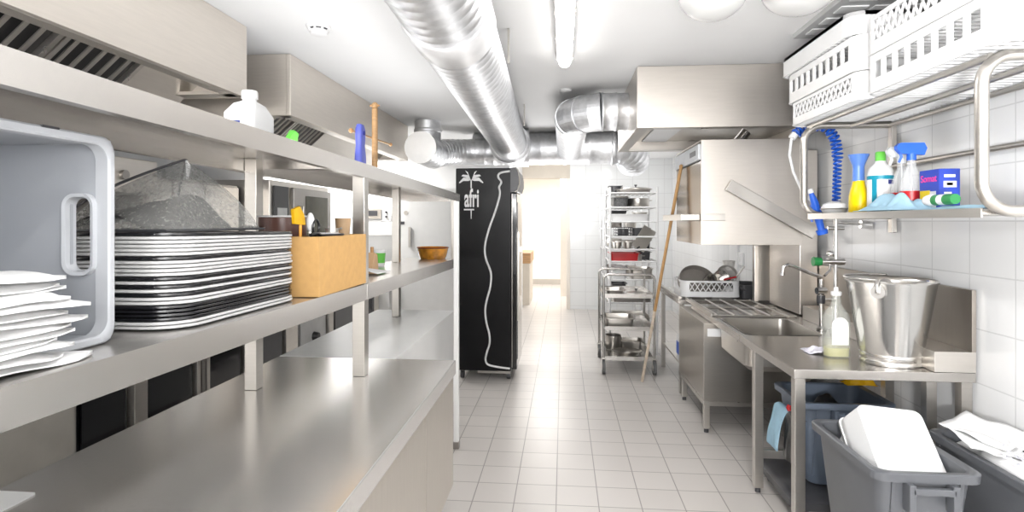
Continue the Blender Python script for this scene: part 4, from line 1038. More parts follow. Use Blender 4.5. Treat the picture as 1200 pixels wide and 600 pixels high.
# upturned white container in the first bin
t = thing('white_container', 'upturned white plastic container sticking out of the grey bin', 'container', (1.33, 2.45, .70))
def cr(a, b, c, d, r, z): return [Vector((p[0], p[1], z)) for p in rrect(a, b, c, d, r, 5)]
M = Matrix.Translation((1.365, 2.50, .625)) @ Matrix.Rotation(math.radians(-7), 4, 'Z') @ Matrix.Rotation(math.radians(38), 4, 'X') @ Matrix.Rotation(math.radians(6), 4, 'Y')
W, D = .145, .20
def T(r): return [M @ v for v in r]
MB().loft([T(cr(-W, W, -D, D, .03, -.06)), T(cr(-W+.004, W-.004, -D+.004, D-.004, .03, -.02)), T(cr(-W+.02, W-.02, -D+.02, D-.02, .03, .085)), T(cr(-W+.028, W-.028, -D+.028, D-.028, .025, .09)), T(cr(-W+.04, W-.04, -D+.04, D-.04, .02, .088))], False, True).build('shell', WHITE, t, thick=.003)
MB().loft([T(cr(-W-.006, W+.006, -D-.006, D+.006, .032, -.07)), T(cr(-W-.006, W+.006, -D-.006, D+.006, .032, -.055)), T(cr(-W+.002, W-.002, -D+.002, D-.002, .03, -.055))], False, False).build('rim', WHITE_L, t, thick=.002)
heap('crumpled_film', 'crumpled clear white film beside the white container in the grey bin', 'plastic film', NAPKIN, 1.26, 2.63, .60, .045, .08, .10, 5.2, .003)
heap('rubbish_bag', 'crumpled grey bag lining the bottom of the grey bin under the white container', 'bag', mk('bag_grey', (.35, .36, .38), .5), 1.335, 2.5, .44, .125, .22, .10, 2.2, .004)
# papers in the second bin
heap('paper_pile', 'heap of crumpled white paper filling the grey bin by the wall', 'paper', PAPER, 1.81, 2.5, .58, .105, .27, .13, 6.7, .003)
for k, (x, y, z, rz, tx, ty, lab) in enumerate([(1.80, 2.62, .675, .5, .12, -.16, 'folded white paper sheet lying uppermost in the bin by the wall'), (1.75, 2.56, .655, -.2, .05, .10, 'creased white paper sheet hanging over the rim of the bin by the wall')]):
    m = MB(); rows = [[Vector((-.10+.20*i/10, -.13+.26*j/10, .02*noise.noise((i*.25, j*.25, k*5))+.015*abs(i-5)/5)) for i in range(11)] for j in range(11)]
    M = Matrix.Translation((x, y, z+.02)) @ Matrix.Rotation(rz, 4, 'Z') @ Matrix.Rotation(tx, 4, 'X') @ Matrix.Rotation(ty, 4, 'Y')
    m.sheet([[M @ v for v in r] for r in rows]); tag(m.build('paper_sheet', PAPER, thick=.002), lab, 'paper')
# shredded film in second bin
m = MB(); rnd = random.Random(5)
for k in range(60):
    a = Vector((1.80+rnd.uniform(-.09, .09), 2.33+rnd.uniform(-.12, .12), .655+rnd.uniform(0, .05)))
    pts = [a]
    for j in range(4): pts.append(pts[-1]+Vector((rnd.uniform(-.025, .025), rnd.uniform(-.025, .025), rnd.uniform(-.008, .016))))
    m.tube(pts, .0025, 5)
tag(m.build('shredded_film', mk('pale_film', (.72, .72, .78), .4)), 'tangle of shredded pale film in the bin by the wall', 'plastic film', kind='stuff')
# cloths at the blue grey bin
def drape(name, label, mat, x, y0, y1, ztop, zbot, out, seed):
    m = MB(); rows = []
    for j in range(13):
        v = j/12; row = []
        for i in range(9):
            u = i/8; yy = y0+(y1-y0)*u
            if v < .25: xx = x+.05*(1-v/.25)-.0; z = ztop+.012*math.sin(PI*v/.25)
            else: xx = x-out*math.sin((v-.25)/.75*1.5)-.012*noise.noise((u*4, v*3, seed)); z = ztop-(ztop-zbot)*(v-.25)/.75
            row.append((xx, yy+.02*(v-.3)*noise.noise((u*3, seed, v)), z-.02*abs(noise.noise((u*2.2, seed, 1)))))
        rows.append(row)
    m.sheet(rows); return tag(m.build(name, mat, thick=.004, ang=80, sub=1), label, 'cloth')
drape('blue_rag', 'light blue rag hanging over the side of the blue grey bin', LBLUE, 1.275, 3.42, 3.60, .50, .27, .045, 2)
drape('black_bag', 'black bin bag hanging over the side of the blue grey bin', BLACK, 1.275, 3.24, 3.41, .51, .26, .02, 5)
t = thing('bin_liner', 'dark bin liner lying open inside the blue grey bin', 'bin liner', (1.54, 3.46, .5))
heapo = heap('liner_sheet', 'x', 'x', BLACK, 1.54, 3.46, .45, .19, .155, .15, 4.4, .003)
for k_ in ('label', 'category'): del heapo[k_]
heapo.parent = t; heapo.location = heapo.location - WPOS[t.name]
heap('yellow_glove', 'yellow rubber glove lying on the rear of the blue grey bin', 'glove', YCLOTH, 1.79, 3.66, .612, .09, .05, .12, 9.3, .004)
MB_ = MB().tube([(1.262, 3.33, .575), (1.255, 3.33, .56), (1.262, 3.33, .545)], .012, 8)
tag(MB_.build('red_tag', RED), 'small red tag on the rim side of the blue grey bin', 'tag')
t = thing('wall_socket', 'white wall socket on the tiles under the dishwasher hood', 'socket', (1.955, 6.55, 1.15))
MB().box(1.945, 1.965, 6.44, 6.66, 1.12, 1.26, .004).build('plate', WHITE, t); MB().cyl((1.94, 6.55, 1.19), (1.946, 6.55, 1.19), .03).build('inset', WHITE_L, t)
# ================================================================== ducts
def ribbed(pts, r, seg, pitch, amp=.004, name='duct', parent=None, mat=None):
    pts = [Vector(p) for p in pts]
    out = []; rad = []
    segs = [(b-a).length for a, b in zip(pts, pts[1:])]; L = sum(segs); n = max(2, int(L/pitch))
    def at(s):
        for a, b, l in zip(pts, pts[1:], segs):
            if s <= l+1e-9: return a.lerp(b, s/l)
            s -= l
        return pts[-1]
    for k in range(n):
        for f, e in ((0, 0), (.80, 0), (.86, amp), (.94, amp)):
            out.append(at((k+f)/n*L)); rad.append(r+e)
    out.append(pts[-1]); rad.append(r)
    return MB().tube(out, rad, seg).build(name, mat or GALV, parent, ang=50)

# main duct
ax = lambda D: (-.455-.025*D, D, 2.545-.004*D)
t = thing('spiral_duct', 'large silver spiral ventilation duct running along the ceiling towards the black cooler', 'ventilation duct', (-.55, 3.5, 2.3), None)
ribbed([ax(-.6), ax(2.46)], .192, 40, .09, .0022, 'duct_section', t)
MB().tube([ax(2.43), ax(2.44), ax(2.70), ax(2.71)], [.198, .206, .206, .198], 40).build('coupling', mk('coupling_white', (.78, .78, .79), .4, metal=.25), t)
ribbed([ax(2.68), ax(6.75)], .196, 40, .085, .0022, 'duct_section', t)
MB().tube([ax(6.6), ax(6.62), ax(6.9)], [.202, .235, .235], 40).build('collar', GALV, t)
e = [ax(6.88)]+[Vector(ax(6.9))+Vector((.20*(1-math.cos(a)), .20*math.sin(a), 0)) for a in [PI/2*k/8 for k in range(1, 9)]]
ribbed(e, .232, 40, .05, .004, 'duct_bend', t)
for D in (.9, 3.4, 5.6):
    MB().box(ax(D)[0]-.222, ax(D)[0]-.21, D-.015, D+.015, 2.545, H).box(ax(D)[0]+.21, ax(D)[0]+.222, D-.015, D+.015, 2.545, H).build('hanger', STEEL_T, t)
# cross duct with elbow at the end
t = thing('cross_duct', 'silver ventilation duct crossing the aisle under the ceiling behind the black cooler', 'ventilation duct', (.1, 7.3, 2.3))
ribbed([(-1.15, 7.36, 2.54), (.66, 7.36, 2.54)], .205, 36, .30, .006, 'duct_section', t)
MB().tube([(.60, 7.36, 2.54), (.61, 7.36, 2.54), (.64, 7.36, 2.54), (.65, 7.36, 2.54)], [.205, .218, .218, .205], 36).build('coupling', GALV, t)
e = [(.65, 7.36, 2.54)]+[(.65+.26*math.sin(a), 7.36+.26*(1-math.cos(a)), 2.54-.13*(1-math.cos(a))) for a in [PI/2*k/8 for k in range(1, 9)]]
ribbed(e, .205, 36, .06, .006, 'duct_bend', t)
MB().tube([Vector(e[-1])-Vector((0, .02, 0)), Vector(e[-1])+Vector((0, .02, 0))], .216, 36).build('end_ring', GALV, t)
# small branch on the left with the capped tee
t = thing('branch_duct', 'small silver branch duct with a round end cap beside the cooking hood', 'ventilation duct', (-1.3, 6.5, 2.2))
MB().tube([(-1.545, 6.45, 2.40), (-1.545, 6.45, H)], .150, 32).build('riser', GALV, t)
MB().tube([(-1.545, 6.45, 2.62), (-1.545, 6.45, 2.63), (-1.545, 6.45, 2.65), (-1.545, 6.45, 2.66)], [.15, .158, .158, .15], 32).build('joint_ring', GALV, t)
ribbed([(-1.545, 6.12, 2.41), (-1.545, 6.75, 2.41)], .170, 32, .15, .005, 'tee', t)
MB().tube([(-1.545, 6.10, 2.41), (-1.545, 6.125, 2.41)], .176, 32).build('end_cap', steel('cap_steel', (.72, .72, .72), .35, (2, 2, 2)), t)
e = [Vector((-1.545, 6.7, 2.41))+Vector((.45*(1-math.cos(a)), .50*math.sin(a), .08*math.sin(a))) for a in [PI/2*k/10 for k in range(11)]]
ribbed(e, .16, 32, .07, .005, 'elbow', t)
ribbed([e[-1], (-.75, 7.22, 2.49)], .165, 32, .1, .004, 'duct_section', t)
# elbow from the steam hood to the cross duct
t = thing('elbow_duct', 'silver elbow duct leading from the steam hood to the crossing duct', 'ventilation duct', (.2, 5.5, 2.4))
R = .24; x0, y0, z0 = .545, 4.93, 2.535
ribbed([(x0, y0, z0), (.32, y0, z0)], .158, 34, .17, .006, 'duct_section', t)
e = [(.32-R*math.sin(a), y0+R*(1-math.cos(a)), z0-.01*math.sin(a)) for a in [PI/2*k/5 for k in range(6)]]
MB().tube(e, .160, 34).build('elbow', GALV, t, ang=8)
for k in (0, 2, 4):
    p, q = Vector(e[k]), Vector(e[k+1]); d = (q-p).normalized()
    MB().tube([p-d*.006, p+d*.006], .166, 34).build('seam_ring', GALV, t)
ribbed([(.08, y0+R, z0-.01), (.08, 7.17, 2.51)], .150, 34, .035, .006, 'flexible_section', t)

# ================================================================== black bottle cooler
def cooler():
    x0, x1, y0, y1 = -1.09, -.455, 5.75, 6.44
    t = thing('bottle_cooler', 'tall black bottle cooler with white palm logo and white bottle outline on its side', 'fridge', (-.77, 6.1, 0))
    MB().box(x0, x1-.07, y0, y1, .09, 2.145, .012).build('cabinet', BLACKC, t)
    d = MB().box(x1-.065, x1-.01, y0+.005, y1-.005, .11, 1.89, .008).build('door', BLACKG, t)
    MB().box(x1-.012, x1-.006, y0+.07, y1-.07, .2, 1.8, .002).build('glass_pane', mk('cooler_glass', (.05, .06, .07), .08), d)
    MB().box(x1-.010, x1+.012, y0+.02, y0+.045, .6, 1.5, .004).build('handle', STEEL_T, d)
    MB().box(x1-.062, x1-.055, y0-.002, y0+.004, .13, 1.88).build('edge_trim', STEEL_D, d)
    # curved lit header
    prof = [(x1-.075, 1.90), (x1-.075, 2.145), (x1-.03, 2.15), (x1+.0, 2.12), (x1+.014, 2.05), (x1+.014, 1.98), (x1-.005, 1.92), (x1-.03, 1.90)]
    MB().prism(prof, y0-.004, y1+.004, 'y').build('header_sign', DARK, t)
    MB().tube([(p[0]+.002, y0-.006, p[1]) for p in prof[2:]], .006, 8).build('header_trim', STEEL_T, t)
    for x in (x0+.06, x1-.10):
        for y in (y0+.07, y1-.07):
            MB().cyl((x-.018, y, .04), (x+.018, y, .04), .038, seg=18).build('caster', DARK, t); MB().box(x-.014, x+.014, y-.014, y+.014, .05, .095).build('caster_fork', STEEL_D, t)
    MB().box(x0+.22, x1-.08, y0+.03, y0+.05, .06, .085).build('kick_bar', STEEL_D, t)
    # artwork on the side: bottle outline
    W = mk('white_print', (.82, .82, .82), .4)
    raw = [(212, 44), (190, 47), (181, 52), (180, 60), (186, 68), (187, 74), (182, 84), (184, 96), (182, 112), (172, 146), (158, 185), (148, 222), (146, 246), (150, 268), (158, 288), (162, 306), (160, 334), (152, 364), (147, 392), (150, 424), (157, 452), (158, 476), (151, 500), (148, 518), (155, 530), (180, 536), (216, 540)]
    pts = []
    import math as _m
    tt = _m.atan(60/671); S_, C_ = _m.sin(tt), _m.cos(tt)
    for a, b in raw:
        px, py = 500+a/2.143, 180+b/2.143
        ra, rb_ = (px-600)/671, -(py-260)/671
        rx, ry = ra*C_-S_, ra*S_+C_
        k = y0/ry; pts.append((min(k*rx, x1-.08), y0-.003, 1.6+k*rb_))
    # smooth
    sm = []
    for i in range(len(pts)-1):
        p0 = Vector(pts[max(i-1, 0)]); p1 = Vector(pts[i]); p2 = Vector(pts[i+1]); p3 = Vector(pts[min(i+2, len(pts)-1)])
        for k in range(4):
            u = k/4; sm.append(.5*((2*p1)+(p2-p0)*u+(2*p0-5*p1+4*p2-p3)*u*u+(3*p1-p0-3*p2+p3)*u**3))
    sm.append(Vector(pts[-1]))
    MB().tube(sm, .0105, 8).build('bottle_outline', W, t)
    # palm emblem
    cx, cz = -.930, 2.045
    m = MB()
    def leaf(p):
        m.loft([[(cx+a, y0-.0005, cz+b) for a, b in p], [(cx+a, y0-.003, cz+b) for a, b in p]])
    leaf([(0, -.02), (-.03, .0), (-.08, .005), (-.125, -.045), (-.12, -.055), (-.08, -.03), (-.03, -.03)])
    leaf([(0, -.02), (.03, .0), (.08, .005), (.125, -.045), (.12, -.055), (.08, -.03), (.03, -.03)])
    leaf([(0, -.025), (-.03, .03), (-.085, .035), (-.10, .02), (-.05, .005)])
    leaf([(0, -.025), (.03, .03), (.085, .035), (.10, .02), (.05, .005)])
    leaf([(-.004, -.02), (-.035, .06), (-.06, .075), (-.03, .03)]); leaf([(.004, -.02), (.035, .06), (.06, .075), (.03, .03)])
    leaf([(-.006, -.02), (-.006, -.105), (.006, -.105), (.006, -.02)])
    leaf([(-.006, -.315), (-.003, -.415), (.003, -.415), (.006, -.315)])
    m.build('palm_emblem', W, t, smooth=False)
    text('afri', .255, (cx+.006, y0-.002, cz-.212), (PI/2, 0, 0), W, t, 'lettering', .46, off=.006)
    MB().box(cx-.075, cx+.03, y0-.003, y0-.0005, cz-.328, cz-.313).build('tagline', W, t)
cooler()

# ================================================================== trolleys and kitchenware
def caster(t, x, y, r=.055):
    MB().cyl((x-.016, y, r), (x+.016, y, r), r, seg=22).build('wheel', RUBBER, t)
    MB().cyl((x-.018, y, r), (x+.018, y, r), r*.5, seg=16).build('wheel_hub', STEEL_T, t)
    MB().box(x-.024, x-.018, y-.018, y+.018, r, r*2+.02).box(x+.018, x+.024, y-.018, y+.018, r, r*2+.02).box(x-.024, x+.024, y-.022, y+.022, r*2+.008, r*2+.02).build('wheel_fork', STEEL_T, t)
STEEL_D2 = steel('trolley_steel', (.46, .445, .425), .25)
def serving_trolley():
    t = thing('serving_trolley', 'three tier stainless serving trolley with casters in front of the white shelf racks', 'trolley', (.69, 6.5, 0))
    x0, x1, y0, y1 = .425, .95, 6.1, 6.85
    for y in (y0, y1):
        r = .05
        pts = [(x0, y, .16), (x0, y, 1.045-r)]+[(x0+r-r*math.cos(a), y, 1.045-r+r*math.sin(a)) for a in [PI/2*k/6 for k in range(1, 7)]]+[(x1-r+r*math.sin(a), y, 1.045-r+r*math.cos(a)) for a in [PI/2*k/6 for k in range(0, 7)]]+[(x1, y, .16)]
        MB().tube(pts, .0135, 12).build('tube_frame', STEEL_D2, t)
    for z in (.835, .493, .178):
        MB().box(x0+.012, x1-.012, y0-.005, y1+.005, z-.035, z-.03).box(x0+.012, x1-.012, y0-.008, y0-.002, z-.035, z+.008).box(x0+.012, x1-.012, y1+.002, y1+.008, z-.035, z+.008).box(x0+.008, x0+.014, y0, y1, z-.035, z+.008).box(x1-.014, x1-.008, y0, y1, z-.035, z+.008).build('shelf', STEEL_D2, t)
    for x in (x0, x1):
        for y in (y0+.0, y1): caster(t, x, y, .075)
serving_trolley()
def rack_trolley(label, x0, x1, y0, y1, zs, ztop):
    t = thing('shelf_rack', label, 'shelf rack', ((x0+x1)/2, (y0+y1)/2, 0), 'white shelf racks of kitchenware')
    for x in (x0, x1):
        for y in (y0, y1): MB().cyl((x, y, 0), (x, y, ztop), .013, seg=12).build('post', WHITE, t)
    for z in zs:
        MB().cyl((x0, y0, z), (x1, y0, z), .010, seg=10).cyl((x0, y1, z), (x1, y1, z), .010, seg=10).cyl((x0, y0, z), (x0, y1, z), .010, seg=10).cyl((x1, y0, z), (x1, y1, z), .010, seg=10).build('shelf', WHITE, t)
        gsh = MB()
        for q in range(9): gsh.cyl((x0+(x1-x0)*(q+1)/10, y0, z), (x0+(x1-x0)*(q+1)/10, y1, z), .005, seg=6)
        gsh.build('shelf_wires', STEEL_D2, t)
    return t
Z1 = [.32, .62, .90, 1.12, 1.265, 1.42, 1.60, 1.775, 1.95]
rack_trolley('white shelf rack stacked with pans and trays directly behind the steel trolley', .565, 1.125, 7.0, 7.7, Z1, 2.02)
rack_trolley('second white shelf rack of kitchenware close to the tiled end wall', .60, 1.15, 8.55, 9.3, [.4, .8, 1.2, 1.5, 1.8], 1.98)

def gn_pan(label, x, y, z, w, l, h, mat=None, name='steel_pan', grp=None, cat='pan', rot=0):
    t = thing(name, label, cat, (x, y, z), grp)
    r = .03
    R = lambda i, zz: rr3(x-w/2+i, x+w/2-i, y-l/2+i, y+l/2-i, r, z+zz, 4)
    MB().loft([R(.02, 0), R(.012, h-.004), R(-.008, h-.003), R(-.008, h), R(.014, h), R(.022, .004)], True, True).build('pan', mat or STEEL_T, t); t.rotation_euler.z = rot
    return t
def round_item(name, cat, label, x, y, z, prof, mat, sx=1, sy=1, extra=None):
    t = thing(name, label, cat, (x, y, z)); MB().lathe(prof, (x, y, z), 28, sx=sx, sy=sy).build(name.split('_')[-1]+'_body', mat, t); return t
def pot2(label, x, y, z, r, h, mat=None):
    t = round_item('cooking_pot', 'pot', label, x, y, z, [(0, 0), (r*.95, 0), (r, .01), (r, h), (r+.004, h+.003), (r-.004, h), (r-.005, .012), (0, .008)], mat or STEEL_T)
    for s in (-1, 1): MB().tube([(x+s*r, y-.03, z+h*.8), (x+s*(r+.03), y-.025, z+h*.82), (x+s*(r+.03), y+.025, z+h*.82), (x+s*r, y+.03, z+h*.8)], .005, 8).build('handle', mat or STEEL_T, t)
    return t
def oval_dish(label, x, y, z, a, b, h=.03):
    t = round_item('oval_dish', 'dish', label, x, y, z, [(0, 0), (a*.7, 0), (a*.8, h*.5), (a, h), (a, h+.004), (a*.78, h*.6), (a*.68, .006), (0, .006)], STEEL_T, 1, b/a); return t
def lid2(label, x, y, z, r):
    t = round_item('pot_lid', 'lid', label, x, y, z, [(r, 0), (r, .006), (r*.8, .02), (.02, .03), (0, .03)], STEEL_T); MB().lathe([(.008, .028), (.008, .045), (.02, .05), (.018, .06), (0, .06)], (x, y, z), 16).build('knob', DARK, t); return t
# serving trolley load
gn_pan('shallow steel pan lying on the top tier of the serving trolley', .56, 6.35, .840-.035+.003, .20, .30, .06)
lid2('round steel lid on the top tier of the serving trolley', .80, 6.4, .809, .11)
gn_pan('deep steel pan on the middle tier of the serving trolley', .60, 6.33, .466, .32, .36, .11)
oval_dish('large oval steel platter on the bottom tier of the serving trolley', .69, 6.32, .150, .165, .12, .05)
pot2('small steel pot at the back of the bottom tier of the serving trolley', .57, 6.62, .150, .09, .16)
gn_pan('flat steel tray behind the pot on the bottom tier of the serving trolley', .77, 6.68, .150, .26, .24, .10)
# rack load
g = lambda k: Z1[k]+.003
gn_pan('dark baking tin on the top shelf of the nearer white rack', .86, 7.3, g(8), .42, .5, .045, STEEL_D, 'baking_tin')
lid2('large domed steel lid topmost on the nearer white rack', .90, 7.25, g(8)+.05, .20)
pot2('steel pot on the second shelf of the nearer white rack', .93, 7.28, g(7), .14, .11)
gn_pan('dark perforated pan beside the pot high on the nearer white rack', .70, 7.25, g(7), .2, .4, .12, mk('dark_mesh', (.10, .10, .10), .5, var=.6, nscale=90), 'perforated_pan')
gn_pan('long white tray lying across the third shelf of the nearer white rack', .80, 7.22, g(6), .48, .42, .09, WHITE, 'white_tray')
gn_pan('steel pan at the end of the third shelf of the nearer white rack', .98, 7.5, g(6), .2, .2, .12)
t = thing('wire_basket', 'dark wire basket on the fourth shelf of the nearer white rack', 'basket', (.74, 7.2, g(5)))
m = MB()
for k in range(9):
    x = .64+.025*k; m.cyl((x, 7.06, g(5)+.004), (x, 7.06, g(5)+.11), .003, seg=6).cyl((x, 7.34, g(5)+.004), (x, 7.34, g(5)+.11), .003, seg=6).cyl((x, 7.06, g(5)+.004), (x, 7.34, g(5)+.004), .003, seg=6)
for k in range(4):
    z = g(5)+.004+.035*k; m.tube([(.64, 7.06, z), (.84, 7.06, z), (.84, 7.34, z), (.64, 7.34, z)], .0035, 6, True)
m.build('wire_mesh', DARK, t)
pot2('small dark pot inside reach of the wire basket on the nearer white rack', .74, 7.2, g(5)+.01, .07, .08, DARK)
t = thing('steel_grater', 'slanting flat steel grater leaning on the fourth shelf of the nearer white rack', 'grater', (.98, 7.1, g(4)))
MB().bar((.90, 7.05, g(4)+.005), (1.06, 7.12, g(4)+.25), .17, .012, .003, up=(0, 1, 0)).build('blade', STEEL_T, t)
MB().tube([(.92, 7.04, g(4)+.03), (.90, 7.03, g(4)+.02), (.885, 7.03, g(4)+.01)], .01, 8).build('grip', DARK, t)
for k, x in enumerate((.66, .79)): gn_pan('small steel pan %s the slanting grater on the fifth shelf' % ('second from' if k == 0 else 'next to'), x, 7.2, g(4), .11, .3, .09)
t = gn_pan('bright red plastic tray on the sixth shelf of the nearer white rack', .74, 7.16, g(3), .36, .36, .10, RED, 'red_tray', None, 'tray')
pot2('black and steel pot in front of the red plastic tray', .90, 7.06, g(3)+.001, .05, .08, STEEL_D)
gn_pan('pair sized steel pan on the seventh shelf of the nearer white rack', .95, 7.2, g(2), .28, .36, .13)
gn_pan('white plastic box on the seventh shelf of the nearer white rack', .68, 7.2, g(2), .2, .34, .15, WHITE, 'plastic_box', None, 'box')
gn_pan('dark roasting tin on the eighth shelf of the nearer white rack', .84, 7.3, g(1), .48, .5, .07, STEEL_D, 'roasting_tin')
gn_pan('steel roasting tin on the ninth shelf of the nearer white rack', .84, 7.3, g(0), .45, .5, .12)
for k, (z, lab) in enumerate(((.4, 'lowest'), (.8, 'second'), (1.2, 'middle'), (1.5, 'fourth'), (1.8, 'top'))):
    pot2('large steel pot on the %s shelf of the second white rack' % lab, .76, 8.85, z+.003, .13, .14, STEEL_D if k % 2 else STEEL_T)
    gn_pan('deep steel pan on the %s shelf of the second white rack' % lab, 1.01, 8.9, z+.003, .2, .4, .12, STEEL_D if k % 2 == 0 else STEEL_T)
t = thing('steel_bowl', 'large steel bowl on top of the second white rack', 'bowl', (.85, 8.9, 1.81)); t_ = MB().lathe([(0, 0), (.08, 0), (.17, .10), (.19, .15), (.195, .15), (.175, .095), (.08, .006), (0, .006)], (.88, 8.75, 1.96), 32).build('bowl', STEEL_T, t)
# broom stick
t = thing('broom_stick', 'long wooden broom stick leaning in front of the trolley', 'broom stick', (.78, 5.8, 0))
a, b = Vector((.783, 5.80, .012)), Vector((1.015, 5.06, 2.08)); c = a.lerp(b, .36)
MB().tube([a, c], .0145, 14).build('lower_shaft', mk('pale_wood', (.62, .52, .42), .6, var=.2, nscale=20), t); MB().tube([c, b], .0145, 14).build('upper_shaft', WOODR, t); MB().ball(b, .017).build('tip', WOODR, t)
for k_, (lv, x_, w_, lab) in enumerate(((8, .66, .16, 'dark loaf tin at the end of the top shelf of the nearer white rack'), (6, .70, .22, 'dark oven tray under the long white tray of the nearer white rack'), (5, .97, .24, 'dark deep tin on the fourth shelf behind the slanting grater'), (4, 1.02, .16, 'dark tin on the fifth shelf behind the slanting grater'), (3, 1.02, .16, 'dark tin on the sixth shelf beside the red plastic tray'), (1, .70, .2, 'dark square tin on top of the roasting tin of the eighth shelf'))):
    gn_pan(lab, x_, 7.42, g(lv)+(.10 if lv in (6, 1) else 0), w_, .3, .10 if lv != 6 else .04, DARK, 'dark_tin', None, 'tin')
for k_, (y_, x_) in enumerate(((4.62, 1.90), (5.02, 1.90))):
    t = thing('wall_valve', 'round white valve knob on the splashback %s the swan tap' % ('behind' if k_ == 0 else 'farther away than'), 'valve', (x_, y_, ZT+.06))
    MB().tube([(1.935, y_-.0, ZT+.08), (1.86, y_, ZT+.08)], .010, 12).build('stem', CHROME, t); MB().ball((1.845, y_, ZT+.08), .034, .6, 1, 1).build('knob', WHITE, t)
# ================================================================== drain table beyond the dishwasher
t = thing('drain_table', 'stainless drain table beyond the dishwasher carrying the basket of pans', 'table', (1.5, 5.9, 0))
MB().box(1.06, 1.955, 5.40, 6.5, ZT-.04, ZT, .003).build('worktop', STEEL_C2, t)
MB().box(1.06, 1.09, 5.40, 6.5, ZT+.0, ZT+.03, .003).build('rim', STEEL_T, t)
for x, y in ((1.08, 5.45), (1.08, 6.43), (1.88, 6.43)): MB().box(x, x+.04, y, y+.04, 0, ZT-.04, .003).build('leg', STEEL_T, t)
MB().box(1.10, 1.9, 5.5, 6.45, .25, .27, .003).build('lower_shelf', STEEL, t)
t = thing('detergent_jug', 'white canister with blue print on the low shelf of the drain table', 'canister', (1.15, 5.62, .272))
MB().loft([rr3(1.10, 1.26, 5.55, 5.72, .03, .272), rr3(1.10, 1.26, 5.55, 5.72, .03, .50), rr3(1.15, 1.21, 5.6, 5.67, .025, .56)]).build('body', WHITE, t); MB().box(1.098, 1.10, 5.57, 5.70, .33, .45).build('front_label', BLUE, t); MB().cyl((1.18, 5.635, .56), (1.18, 5.635, .59), .025).build('cap', BLUE, t)
# basket with pans standing in the machine
zb = ZT+.024
basket('pan_basket', 'white lattice dish basket loaded with pans on the drain table behind the dishwasher', 1.095, 1.63, 5.43, 5.86, zb, .15, 'lattice', None)
def tilted_pot(label, x, y, z, r, h, rx, ry, mat, handle=True):
    t = thing('sauce_pan', label, 'pan', (x, y, z))
    MB().lathe([(0, 0), (r*.92, 0), (r, .012), (r, h), (r-.005, h), (r-.006, .014), (0, .008)], (x, y, z), 32).build('pan_body', mat, t)
    if handle: MB().tube([(x+r, y, z+h*.8), (x+r+.06, y, z+h*.95), (x+r+.15, y, z+h)], .008, 8).build('handle', DARK, t)
    t.rotation_euler = (rx, ry, 0); return t
tilted_pot('wide dark pan tilted upright in the pan basket', 1.27, 5.62, zb+.09, .185, .07, .85, .25, mk('dull_pan', (.24, .22, .20), .5), False)
tilted_pot('small steel saucepan lying tilted in the middle of the pan basket', 1.36, 5.55, zb+.12, .05, .09, .9, .4, STEEL_T)
tilted_pot('steel strainer pan with dark handle leaning over the pan basket', 1.45, 5.55, zb+.13, .085, .09, 1.0, .5, BUCKET)
tilted_pot('grey pan standing on edge at the end of the pan basket', 1.56, 5.66, zb+.17, .095, .06, 1.0, -.1, mk('grey_pan', (.42, .40, .38), .45), False)
t = thing('grey_colander', 'small pale cup propped topmost behind the pans of the pan basket', 'cup', (1.60, 5.7, zb+.26))
MB().lathe([(0, 0), (.045, 0), (.06, .09), (.056, .09), (.043, .006), (0, .006)], (1.60, 5.72, zb+.23), 24).build('cup_body', mk('pale_cup', (.62, .60, .57), .5, var=.15, nscale=40), t)
t = thing('red_tongs', 'steel tongs with red grips sticking up from the pan basket', 'tongs', (1.55, 5.5, zb+.03))
MB().tube([(1.48, 5.46, zb+.16), (1.60, 5.48, zb+.185)], .008, 8).build('grip', RED, t); MB().tube([(1.60, 5.48, zb+.185), (1.68, 5.5, zb+.28)], .007, 8).build('arm', STEEL_T, t); MB().tube([(1.48, 5.46, zb+.16), (1.44, 5.46, zb+.08)], .006, 8).build('jaw', STEEL_T, t)
t = thing('black_crate', 'dark crate standing behind the end of the pan basket', 'crate', (1.77, 5.7, ZT))
MB().loft([rr3(1.66, 1.90, 5.5, 5.9, .03, ZT+.002), rr3(1.65, 1.91, 5.49, 5.91, .03, ZT+.13), rr3(1.66, 1.90, 5.5, 5.9, .03, ZT+.13), rr3(1.67, 1.89, 5.51, 5.89, .03, ZT+.01)]).build('crate_body', DARK, t)
# ================================================================== ceiling fittings
t = thing('smoke_detector', 'round white smoke detector on the ceiling', 'smoke detector', (-1.43, 3.25, H-.06))
MB().lathe([(.070, 0), (.070, -.014), (.060, -.018), (.055, -.018)], (-1.43, 3.25, H), 36, True, True).build('base', WHITE, t)
MB().lathe([(.056, -.018), (.050, -.030), (0, -.030)], (-1.43, 3.25, H), 36).build('sensor_gap', DARK, t)
MB().lathe([(.052, -.026), (.054, -.034), (.046, -.050), (.03, -.056), (0, -.058)], (-1.43, 3.25, H), 36).build('sensor_cap', WHITE, t)
for k in range(8):
    a = 2*PI*k/8; MB().box(-1.43+.053*math.cos(a)-.006, -1.43+.053*math.cos(a)+.006, 3.25+.053*math.sin(a)-.006, 3.25+.053*math.sin(a)+.006, H-.034, H-.016).build('rib', WHITE, t)
t = thing('ceiling_sensor', 'tiny white round sensor on the ceiling behind the tube light', 'sensor', (.02, 5.0, H-.02))
MB().lathe([(.05, 0), (.05, -.012), (.04, -.02), (0, -.022)], (.02, 5.0, H), 28, True, False).build('cap', WHITE, t)
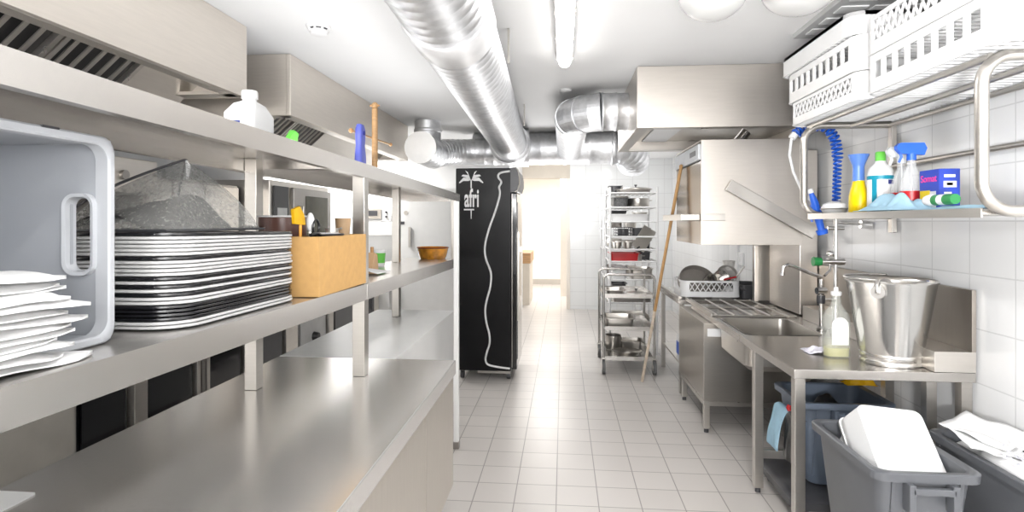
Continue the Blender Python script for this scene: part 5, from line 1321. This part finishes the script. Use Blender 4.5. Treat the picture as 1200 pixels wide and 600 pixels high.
for k, (x, y, r, lab) in enumerate(((.735, 2.90, .165, 'pale dome ceiling lamp nearer to the silver duct'), (1.13, 2.86, .175, 'pale dome ceiling lamp nearer to the white dish baskets'))):
    t = thing('dome_lamp', lab, 'ceiling lamp', (x, y, H-.16), 'dome lamps on the ceiling')
    MB().lathe([(r*.85, 0), (r*.85, -.02), (0, -.02)], (x, y, H), 36).build('base', WHITE, t)
    MB().lathe([(r*math.cos(a), -.02-.135*math.sin(a)) for a in [PI/2*j/12 for j in range(13)]], (x, y, H), 40).build('dome', DOME, t)
    MB().lathe([(r*.8*math.cos(a), -.02-.09*math.sin(a)) for a in [PI/2*j/10 for j in range(11)]], (x, y, H), 40).build('inner_dome', WHITE_L, t)
t = thing('ceiling_vent', 'grey ceiling vent panel with pale slats above the white dish baskets', 'vent', (1.68, 2.9, H-.03))
MB().box(1.40, 1.94, 2.0, 3.65, H-.03, H, .004).build('frame', mk('vent_grey', (.50, .50, .50), .5), t)
for k in range(3):
    for j in range(9): MB().box(1.44+.165*k, 1.575+.165*k, 2.06+.175*j, 2.16+.175*j, H-.036, H-.03).build('slat', WHITE, t)
# ================================================================== room beyond
t = thing('wooden_counter', 'beige counter with a wooden top in the room beyond the opening', 'counter', (-.85, 11.4, 0))
MB().box(-1.3, -.645, 11.0, 12.2, 0, .80, .004).build('body', BEIGE, t); MB().box(-1.32, -.625, 10.98, 12.22, .80, 1.0, .006).build('wooden_top', mk('oak', (.45, .26, .12), .45, var=.2, nscale=5, vs=(1, 12, 12)), t)
struct(MB().box(1.935, 1.965, 6.6, 6.9, 0, H).build('trim_2', WHITE_P, smooth=False))
V = scn.view_settings
scn.display_settings.display_device = 'sRGB'
V.view_transform = 'Standard'; V.look = 'None'; V.gamma = 1; V.use_curve_mapping = False
V.exposure = 0.78
scn.cycles.max_bounces = 10
scn.cycles.caustics_reflective = False
scn.cycles.caustics_refractive = False
scn.cycles.blur_glossy = 1.0
scn.cycles.sample_clamp_indirect = 4
scn.cycles.transparent_max_bounces = 16
